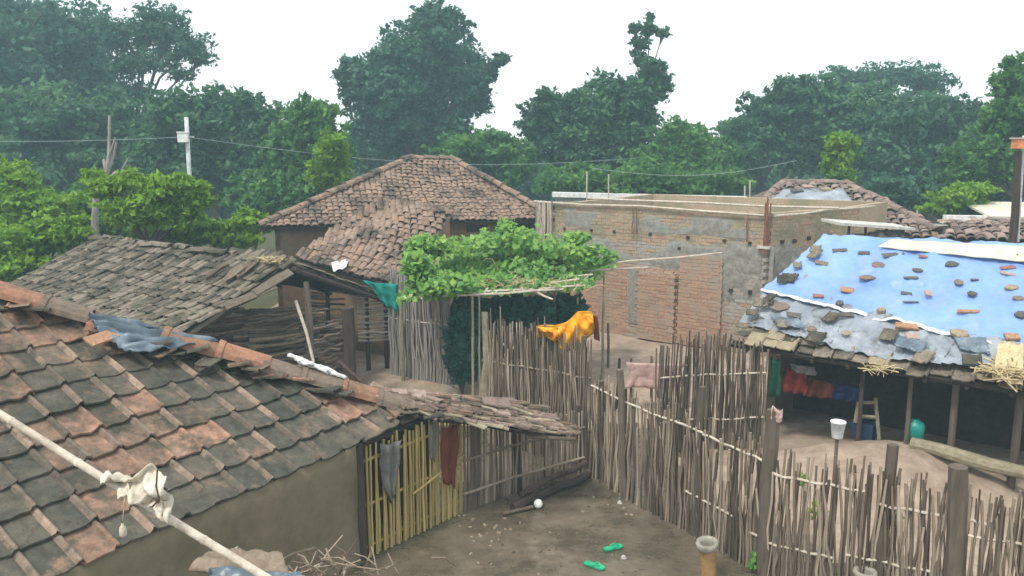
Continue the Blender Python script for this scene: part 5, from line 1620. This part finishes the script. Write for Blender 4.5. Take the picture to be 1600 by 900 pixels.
def ridge_sheet():
    b = B()
    a = tp(1392, 374, .22); c = tp(1760, 394, .22); e = tp(1372, 386, .20); g_ = tp(1760, 425, .2); 
    b.sheet(lambda u, v: lerp(lerp(a, c, u), lerp(e, g_, u), v) + TN * (.006 * math.sin(u * 40)), 60, 6, .012)
    tag(b.build('ridge_sheet', 'cream', None, True), 'cream corrugated sheet laid along the ridge above the blue tarpaulin', 'roofing sheet')
ridge_sheet()
clothroof('plastic_sheet', 'dull grey plastic sheet below the blue tarpaulin, at the left corner of the roof', [(1196, 462), (1330, 484), (1156, 512), (1300, 548)], 'tarp_grey', .09, 56, 26, 5, .05, .03, 'plastic sheet', .06)
clothroof('plastic_sheet', 'torn grey plastic sheet over the middle of the lower roof edge', [(1300, 478), (1500, 532), (1270, 545), (1470, 582)], 'tarp_grey', .105, 60, 28, 7, .055, .032, 'plastic sheet', .07)
clothroof('plastic_sheet', 'rumpled grey plastic sheet over the lower roof edge at the right', [(1462, 520), (1640, 560), (1430, 572), (1640, 606)], 'tarp_grey', .115, 50, 24, 9, .05, .02, 'plastic sheet', .06)
# small rumpled strips of plastic
for i, (a, lab) in enumerate((([(1205, 505), (1250, 512), (1215, 520), (1262, 528)], 'narrow dark fold of plastic at the left of the lower tarp roof'), ([(1405, 540), (1450, 552), (1398, 556), (1440, 568)], 'small dark plastic fold near the middle of the eave'),
                           ([(1490, 540), (1540, 545), (1500, 560), (1548, 572)], 'thin wrinkled plastic piece right of the tan stone on the grey sheet'))):
    clothroof('plastic_scrap', lab, a, 'plastic_dk', .17, 14, 8, 11 + i, .03, .02, 'plastic scrap', .05)
# stones, bricks and shards holding the sheets down
WT = [
 (1312, 391, .26, .12, .03, 'dark', 'dark flat shard at the top left of the blue tarpaulin'),
 (1350, 395, .22, .10, .03, 'dark', 'dark thin shard right of the top left one on the blue tarpaulin'),
 (1397, 398, .40, .12, .04, 'dark', 'longest dark shard near the top of the blue tarpaulin'),
 (1453, 402, .38, .07, .03, 'red', 'long red shard near the top of the blue tarpaulin'),
 (1487, 413, .22, .16, .06, 'dark', 'rounded dark stone right of the long red shard'),
 (1372, 414, .25, .18, .05, 'brown', 'brown brick piece below the longest dark shard'),
 (1284, 411, .26, .13, .04, 'brown', 'brown shard close to the left edge of the blue tarpaulin'),
 (1262, 435, .15, .26, .03, 'tan', 'tan upright shard at the left of the blue tarpaulin'),
 (1355, 434, .26, .14, .05, 'brown', 'brown brown-edged shard in the upper middle of the blue tarpaulin'),
 (1434, 422, .18, .10, .04, 'dark', 'small dark shard in the upper centre of the blue tarpaulin'),
 (1424, 434, .24, .07, .03, 'dark', 'thin dark shard just below the small dark one'),
 (1323, 453, .24, .15, .05, 'orange', 'orange brick piece left of centre on the blue tarpaulin'),
 (1278, 462, .20, .09, .04, 'red', 'dark red shard at the lower left of the blue tarpaulin'),
 (1312, 474, .13, .12, .09, 'dark', 'small dark cube of stone at the lower left hem of the blue tarpaulin'),
 (1377, 485, .14, .13, .10, 'tan', 'upright tan brick end on the lower hem of the blue tarpaulin'),
 (1416, 459, .18, .08, .04, 'dark', 'small dark shard left of the pink upright piece'),
 (1422, 472, .26, .04, .02, 'dark', 'very thin dark stick-like shard in the lower centre of the tarpaulin'),
 (1450, 458, .09, .14, .05, 'pink', 'pink upright brick piece in the middle of the blue tarpaulin'),
 (1498, 441, .14, .16, .05, 'brown', 'greyish brown stone right of the middle of the blue tarpaulin'),
 (1519, 459, .15, .12, .05, 'dark', 'round grey stone lower right of the middle of the tarpaulin'),
 (1524, 437, .15, .05, .03, 'dark', 'tiny dark shard right of the greyish brown stone'),
 (1574, 418, .24, .08, .04, 'red', 'red shard near the upper right edge of the blue tarpaulin'),
 (1575, 428, .24, .06, .04, 'pink', 'pink shard directly below the red one at the right edge'),
 (1581, 449, .22, .12, .05, 'tan', 'tan and dark stone at the right edge of the tarpaulin'),
 (1591, 466, .18, .12, .06, 'brown', 'brown stone at the far right, below the tan and dark stone'),
 (1595, 492, .20, .14, .07, 'dark', 'dark block at the far right lower hem of the tarpaulin'),
 (1514, 487, .42, .08, .05, 'orange', 'long orange tile strip near the lower right of the blue tarpaulin'),
 (1322, 492, .28, .08, .04, 'dark', 'dark flat shard on the hem between blue and grey sheets at the left'),
 (1416, 510, .34, .16, .08, 'orange', 'large orange brick on the hem above the middle grey sheet'),
 (1500, 521, .28, .18, .09, 'tan', 'large tan stone on the hem above the right grey sheet'),
 (1425, 526, .18, .13, .05, 'pink', 'pink brick piece below the large orange brick'),
 (1581, 526, .18, .14, .08, 'orange', 'orange brick end at the right, beside the straw'),
 (1451, 385, .20, .12, .06, 'brown', 'brown stone on the left end of the cream ridge sheet'),
 (1515, 391, .16, .10, .06, 'tan', 'greenish tan stone in the middle of the cream ridge sheet'),
 (1597, 399, .20, .12, .07, 'dark', 'dark block at the right edge of the cream ridge sheet'),
 (1218, 478, .34, .24, .02, 'brown', 'large brown tile fragment at the upper left corner of the grey sheet'),
 (1240, 492, .26, .12, .03, 'dark', 'dark shard on the left grey sheet'),
 (1268, 514, .16, .16, .06, 'brown', 'brown lump in the middle of the left grey sheet'),
 (1322, 520, .16, .12, .03, 'tan', 'pale yellow shard on the left of the middle grey sheet'),
 (1575, 548, .30, .16, .03, 'brown', 'brown tile fragment at the right above the straw'),
]
def shard(px, py, L, Wd, Hh, kind, lab, i):
    r = random.Random(900 + i)
    Hh *= .6; L *= .85; Wd *= .9
    c = tp(px, py, .158 + Hh / 2)
    n = 7 if kind in ('dark', 'tan', 'brown') and L / Wd < 1.8 else 4
    ang0 = r.uniform(-.25, .25)
    b = B()
    m = frame(c, Vector((1, -.35, 0)) , TN) @ Matrix.Rotation(ang0, 4, 'Z')
    vs_ = []
    if n == 4:
        base = [(-.5, -.5), (.5, -.5), (.5, .5), (-.5, .5)]
        base = [(x + r.uniform(-.08, .08), y + r.uniform(-.15, .15)) for x, y in base]
    else:
        base = [(.55 * math.cos(k * 2 * math.pi / n) * r.uniform(.8, 1.1), .55 * math.sin(k * 2 * math.pi / n) * r.uniform(.8, 1.1)) for k in range(n)]
    for z, s in ((-.5, .95), (.25, 1.0), (.5, .86)):
        for x, y in base: vs_.append(m @ Vector((x * L * s, y * Wd * s, z * Hh + r.uniform(-.08, .08) * Hh)))
    fs = [tuple(range(n - 1, -1, -1)), tuple(2 * n + k for k in range(n))]
    for j in range(2):
        for k in range(n): fs.append((j * n + k, j * n + (k + 1) % n, (j + 1) * n + (k + 1) % n, (j + 1) * n + k))
    b.add(vs_, fs)
    nm = {'dark': 'stone', 'tan': 'stone', 'brown': 'tile_fragment', 'red': 'tile_fragment', 'orange': 'brick_piece', 'pink': 'brick_piece'}[kind]
    tag(b.build(nm, 'stone_' + kind, None), lab, nm.replace('_', ' '), 'pieces weighing down the roof sheets')
for i, w_ in enumerate(WT): shard(*w_, i)
# straw and broken thatch at right eave
straw_heap('straw', 'yellow straw spilling over the right end of the grey plastic roof sheets', 'straw', tp(1580, 585, .22), .16, .14, 110, .42, 'straw', .010, .08)
straw_heap('straw', 'few dry stalks sticking out at the middle of the tarp roof eave', 'straw', tp(1378, 578, .12), .10, .06, 26, .34, 'straw', .008, .04)
bunched('sheath', 'pale folded sheath lying across the right end of the eave', 'palm sheath', (tp(1560, 535, .24), tp(1600, 540, .24), tp(1550, 590, .22), tp(1598, 606, .2)), 'straw', 12, 10, .04, .01)
# low platform with pale top beyond the ridge
def platform():
    d = 15.2
    t = root('low_platform', 'pale-topped low wooden platform standing just beyond the ridge of the tarp hut', 'platform', ad(1360, 385, d))
    a = ad(1302, 346, d); c = ad(1418, 354, d)
    b = B(); b.sheet(lambda u, v: lerp(a, c, u) + Vector((0, -.3 + .9 * v, -.02)), 10, 3, .05); b.build('top', 'concrete', t)
    for px, yb in ((1327, 374), (1353, 376), (1386, 380), (1412, 378)):
        p = ad(px, 352, d); bb = B(); bb.tube([p, Vector((p.x, d, ad(px, yb + 8, d).z))], .028, 6); bb.build('leg', 'wood', t)
    b = B(); b.box(frame(ad(1340, 371, d + .3), (1, 0, 0), ZUP), .5, .1, .16); b.build('rear_board', 'bam_pale', t)
    bunched('sack', 'dark sack stuffed under the pale-topped platform', 'sack', (ad(1356, 366, d - .1), ad(1410, 362, d - .1), ad(1354, 382, d - .25), ad(1408, 386, d - .25)), 'stone_dark', 12, 6, .1, .05)
    # wooden support under it
    b = B()
    for px in (1327, 1412): 
        p = ad(px, 384, d); b.tube([Vector((p.x, d, 0)), Vector((p.x, d, p.z))], .05, 6)
    b.tube([ad(1320, 383, d), ad(1420, 387, d)], .04, 6)
    b.build('support', 'wood', t)
platform()

# things under the tarp eave
pe = EL + BACK * .12
def ep(px, py, off=.12): return onplane(px, py, EL + BACK * off, BACK)
hang_sheet('cloth', 'dark green cloth hanging at the left end of the tarp hut eave', 'cloth', (ep(1203, 557), ep(1222, 560), ep(1200, 618), ep(1218, 620)), 'green_cl', .015, .04)
hang_sheet('cloth', 'bright red cloth hanging beside the green one under the eave', 'cloth', (ep(1222, 575, .3), ep(1262, 580, .3), ep(1218, 612, .3), ep(1258, 618, .3)), 'red_cl', .015, .05, 9)
hang_sheet('cloth', 'duller long red cloth hanging between the bright red and the blue one', 'cloth', (ep(1262, 588, .4), ep(1306, 600, .4), ep(1252, 618, .4), ep(1300, 624, .4)), 'rustcl', .015, .04, 8)
hang_sheet('cloth', 'deep blue cloth hanging under the middle of the eave', 'cloth', (ep(1302, 598, .4), ep(1346, 606, .4), ep(1300, 622, .4), ep(1342, 630, .4)), 'blue_cl', .015, .04, 8)
hang_sheet('cloth', 'grey and green cloth edge hanging between the tile eave and the red cloths', 'cloth', (ep(1232, 568, .2), ep(1275, 574, .2), ep(1240, 580, .2), ep(1272, 588, .2)), 'sack', .012, .03, 8)
def cot():
    t = root('wooden_ladder', 'short pale ladder-like wooden frame leaning inside the tarp hut', 'ladder', ep(1355, 690, .5))
    for (x0, y0, x1, y1) in ((1346, 600, 1336, 660), (1368, 622, 1374, 690), (1346, 629, 1370, 629), (1340, 650, 1370, 652)):
        b = B(); b.tube([ep(x0, y0, .5), ep(x1, y1, .45)], .028, 6); b.build('rung' if abs(y0 - y1) < 10 else 'side_rail', 'wood_pale', t)
    p = ep(1353, 672, .6)
    b = B(); b.box(frame(p, dE, ZUP), .32, .3, .22, .05)
    tag(b.build('bundle', 'navy_cl', None), 'dark navy cloth bundle behind the pale wooden frame in the hut', 'bundle')
cot()
b = B(); c = ep(1428, 686, .45)
b.lathe(Vector((c.x, c.y, max(.1, c.z))), [(.001, 0), (.10, 0), (.125, .02), (.13, .2), (.11, .25), (.06, .27), (.055, .3), (.045, .3)], 16)
tag(b.build('jerrycan', 'teal_pl', None, True), 'teal plastic container standing behind the thin post of the tarp hut', 'container')
# log by the hut
beam('log', 'thick mossy grey log lying before the tarp hut at the right', 'log', at(1424, 692, .58), at(1640, 750, .52), .09, 'wood_pale', 10, .012)
for i, (px, py) in enumerate(((1440, 712), (1570, 748))):
    b = B(); p = at(px, py, .2); g = G(p); b.tube([g - ZUP * .1, Vector((g.x, g.y, .33))], [.08, .07], 8)
    tag(b.build('stump', 'wood_dark', None), ('left' if i == 0 else 'right') + ' short dark stump propping up the mossy log', 'stump')
# white pail on the fence stake
def pail():
    d = 8.1
    t = root('pail', 'white plastic pail hung upright on a fence stake before the tarp hut', 'pail', ad(1308, 685, d))
    c = ad(1308, 684, d)
    b = B(); b.lathe(c, [(.001, 0), (.052, 0), (.056, .01), (.075, .17), (.08, .172), (.08, .182), (.07, .182), (.05, .02), (.001, .015)], 18); b.build('body', 'white_pl', t, True)
    b = B(); b.tube([c + Vector((.078 * math.cos(a), -.02, .172 - .06 * math.sin(a))) for a in [math.pi * k / 8 for k in range(9)]], .004, 5); b.build('handle', 'metal', t)
    b = B(); g = G(c); b.tube([g - ZUP * .1, c + ZUP * .01], [.024, .02], 6); tag(b.build('stake', 'bam', None), 'fence stake directly under the white pail', 'stake')
pail()
b = B(); c = ad(1213, 652, 8.05)
b.sheet(lambda u, v: c + Vector((-.06 + .1 * u, -.02 + .05 * math.sin(u * 5) + .03 * noise.noise(Vector((u * 4, v * 4, 1))), .10 - .13 * v + .02 * math.sin(u * 7))), 10, 8, .008)
tag(b.build('rag', 'pink', None, True), 'pinkish white rag caught on top of the thickest fence post', 'rag')

# ------------------------------------------------------------------ yard litter
def slipper(label, px, py, rot):
    p = at(px, py, .0); g = G(p)
    t = root('slipper', label, 'slipper', g, 'pair of green slippers on the mud')
    m = Matrix.Translation(g + ZUP * .012) @ Matrix.Rotation(rot, 4, 'Z')
    out = [(-.12, -.032), (-.125, 0), (-.12, .032), (-.08, .04), (-.02, .034), (.04, .044), (.09, .045), (.12, .02), (.125, -.005), (.11, -.035), (.06, -.045), (0, -.034), (-.07, -.038)]
    n = len(out)
    b = B(); b.add([m @ Vector((x, y, z)) for z in (0, .02) for x, y in out], [tuple(range(n - 1, -1, -1)), tuple(range(n, 2 * n))] + [(k, (k + 1) % n, n + (k + 1) % n, n + k) for k in range(n)]); b.build('sole', 'green_pl', t)
    b = B()
    for s in (-1, 1): b.tube([m @ Vector((.075, 0, .02)), m @ Vector((.04, s * .025, .05)), m @ Vector((-.02, s * .036, .022))], .007, 5)
    b.build('strap', 'green_pl', t)
slipper('green rubber slipper further from the view, right of the other', 958, 859, .45)
slipper('green rubber slipper nearer the view, left of the other', 929, 887, -.6)
def litter(label, spots, name, mat, s):
    for (px, py, lab) in spots:
        p = G(at(px, py, 0)); b = B(); r = random.Random(px)
        n = 7
        vs_ = [p + Vector((math.cos(k * 2 * math.pi / n) * s * r.uniform(.7, 1.2), math.sin(k * 2 * math.pi / n) * s * r.uniform(.7, 1.1), 0)) for k in range(n)] + [p + Vector((math.cos(k * 2 * math.pi / n) * s * r.uniform(.4, .7), math.sin(k * 2 * math.pi / n) * s * r.uniform(.4, .7), s * .8)) for k in range(n)]
        b.add(vs_, [tuple(range(n - 1, -1, -1)), tuple(n + k for k in range(n))] + [(k, (k + 1) % n, n + (k + 1) % n, n + k) for k in range(n)])
        tag(b.build(name, mat, None), lab, name.replace('_', ' '))
litter('', [(974, 873, 'small pale stone just right of the two green slippers'), (968, 787, 'small white chip near the foot of the long fence')], 'pebble', 'concrete', .035)
b = B()
for i in range(34):
    px, py = R.gauss(765, 30), R.gauss(832, 18)
    if i > 24: px, py = R.uniform(900, 1010), R.uniform(760, 810)
    p = G(at(px, py, 0)); b.box(Matrix.Translation(p + ZUP * .008) @ Matrix.Rotation(R.uniform(0, 3), 4, 'Z'), R.uniform(.02, .05), R.uniform(.015, .03), .015, .004)
tag(b.build('gravel', 'stone_tan', None), 'scatter of tiny pale chips on the wet mud before the lean-to', 'gravel', kind='stuff')
b = B()
for i in range(170):
    px, py = R.uniform(640, 1150), R.uniform(745, 900)
    q = at(px, py, 0)
    if (q - C0).dot(Vp) > -1.0 and px < 760: continue
    q = G(q); r_ = R.uniform(.006, .016)
    if i % 3: b.box(Matrix.Translation(q + ZUP * .004) @ Matrix.Rotation(R.uniform(0, 3), 4, 'Z'), r_ * 2.2, r_ * 1.4, r_ * 1.2, r_ * .3)
    else:
        d_ = Vector((R.uniform(-1, 1), R.uniform(-1, 1), 0)).normalized() * R.uniform(.03, .09); b.tube([q + ZUP * .006, q + d_ + ZUP * .008], .0035, 4)
tag(b.build('leaf_litter', 'firewood', None), 'tiny twigs, crumbs and leaf bits trodden into the wet yard', 'litter', kind='stuff')
def pipe(label, px, py, h, body, rim, r=.105, lean=(0, 0)):
    top = at(px, py, h); base = Vector((top.x + lean[0], top.y + lean[1], 0))
    t = root('clay_pipe', label, 'clay pipe', base)
    d = (top - base).normalized()
    b = B(); b.tube([base - d * .1, lerp(base, top, .5), top], [r * .75, r * .8, r * .88], 16, False); b.build('body', body, t, True)
    b = B()
    x = d.orthogonal().normalized(); y = d.cross(x); vs_ = []; prof = [(r * .9, -.07), (r * 1.12, -.05), (r * 1.18, -.01), (r * 1.1, .015), (r * .8, .012), (r * .66, -.02), (r * .62, -.25), (.001, -.26)]
    n = 18
    for rr, z in prof:
        for k in range(n): vs_.append(top + d * z + x * rr * math.cos(2 * math.pi * k / n) + y * rr * math.sin(2 * math.pi * k / n))
    fs = [(i * n + k, i * n + (k + 1) % n, (i + 1) * n + (k + 1) % n, (i + 1) * n + k) for i in range(len(prof) - 1) for k in range(n)]
    b.add(vs_, fs); b.build('rim', rim, t, True)
pipe('upright ochre clay pipe with a grey ring mouth at the foot of the fence', 1105, 848, .45, 'clay', 'clay_grey', lean=(.05, .04))
pipe('grey clay pipe mouth poking up at the bottom edge, right of the ochre one', 1352, 893, .40, 'clay_grey', 'clay_grey', .10)
def weed(label, px, py, h, n, size, mat, rx=.09):
    p = at(px, py, h); g = Vector((p.x, p.y, max(0, h - .12)))
    t = root('weed', label, 'weed', G(p))
    C_ = np.array(p) + unit(n) * (NR.uniform(0, 1, n) ** .5)[:, None] * np.array([rx, rx * .8, rx])
    nn_ = unit(n) * .7 + np.array([0, -.3, .7]); nn_ /= np.linalg.norm(nn_, axis=1)[:, None]
    t_ = unit(n); t_ -= nn_ * (t_ * nn_).sum(1)[:, None]; t_ /= np.linalg.norm(t_, axis=1)[:, None]
    leafmesh('foliage', C_, t_ * size, np.cross(nn_, t_) * size * .5, mat, t)
    b = B(); b.tube([G(p) - ZUP * .03, p], [.008, .004], 5); b.build('stem', 'bark', t)
weed('green broad-leaved weed at the foot of the thickest fence post', 1180, 880, .12, 34, .05, 'leaf_vine', .12)
weed('pale green creeper caught on the fence right of the thickest post', 1254, 748, .95, 60, .03, 'leaf_lime', .08)
weed('green creeper growing low through the right part of the fence', 1275, 800, .6, 90, .03, 'leaf_bright', .13)
weed('dull green creeper on the fence between its two right-hand posts', 1400, 810, .62, 90, .028, 'leaf_mid', .13)

# ------------------------------------------------------------------ haze
def haze():
    b = B()
    b.box(Matrix.Translation((0, 42, 11.5)), 260, 150, 26)
    m = bpy.data.materials.new('haze'); m.use_nodes = True
    n, l = m.node_tree.nodes, m.node_tree.links
    n.remove(n['Principled BSDF'])
    v = n.new('ShaderNodeVolumePrincipled')
    v.inputs['Color'].default_value = (.58, .88, 1.0, 1)
    v.inputs['Density'].default_value = .0040
    v.inputs['Anisotropy'].default_value = 0
    l.new(v.outputs[0], n['Material Output'].inputs['Volume'])
    tag(b.build('haze', m, None), 'thin pale haze over the whole village', kind='stuff')
haze()
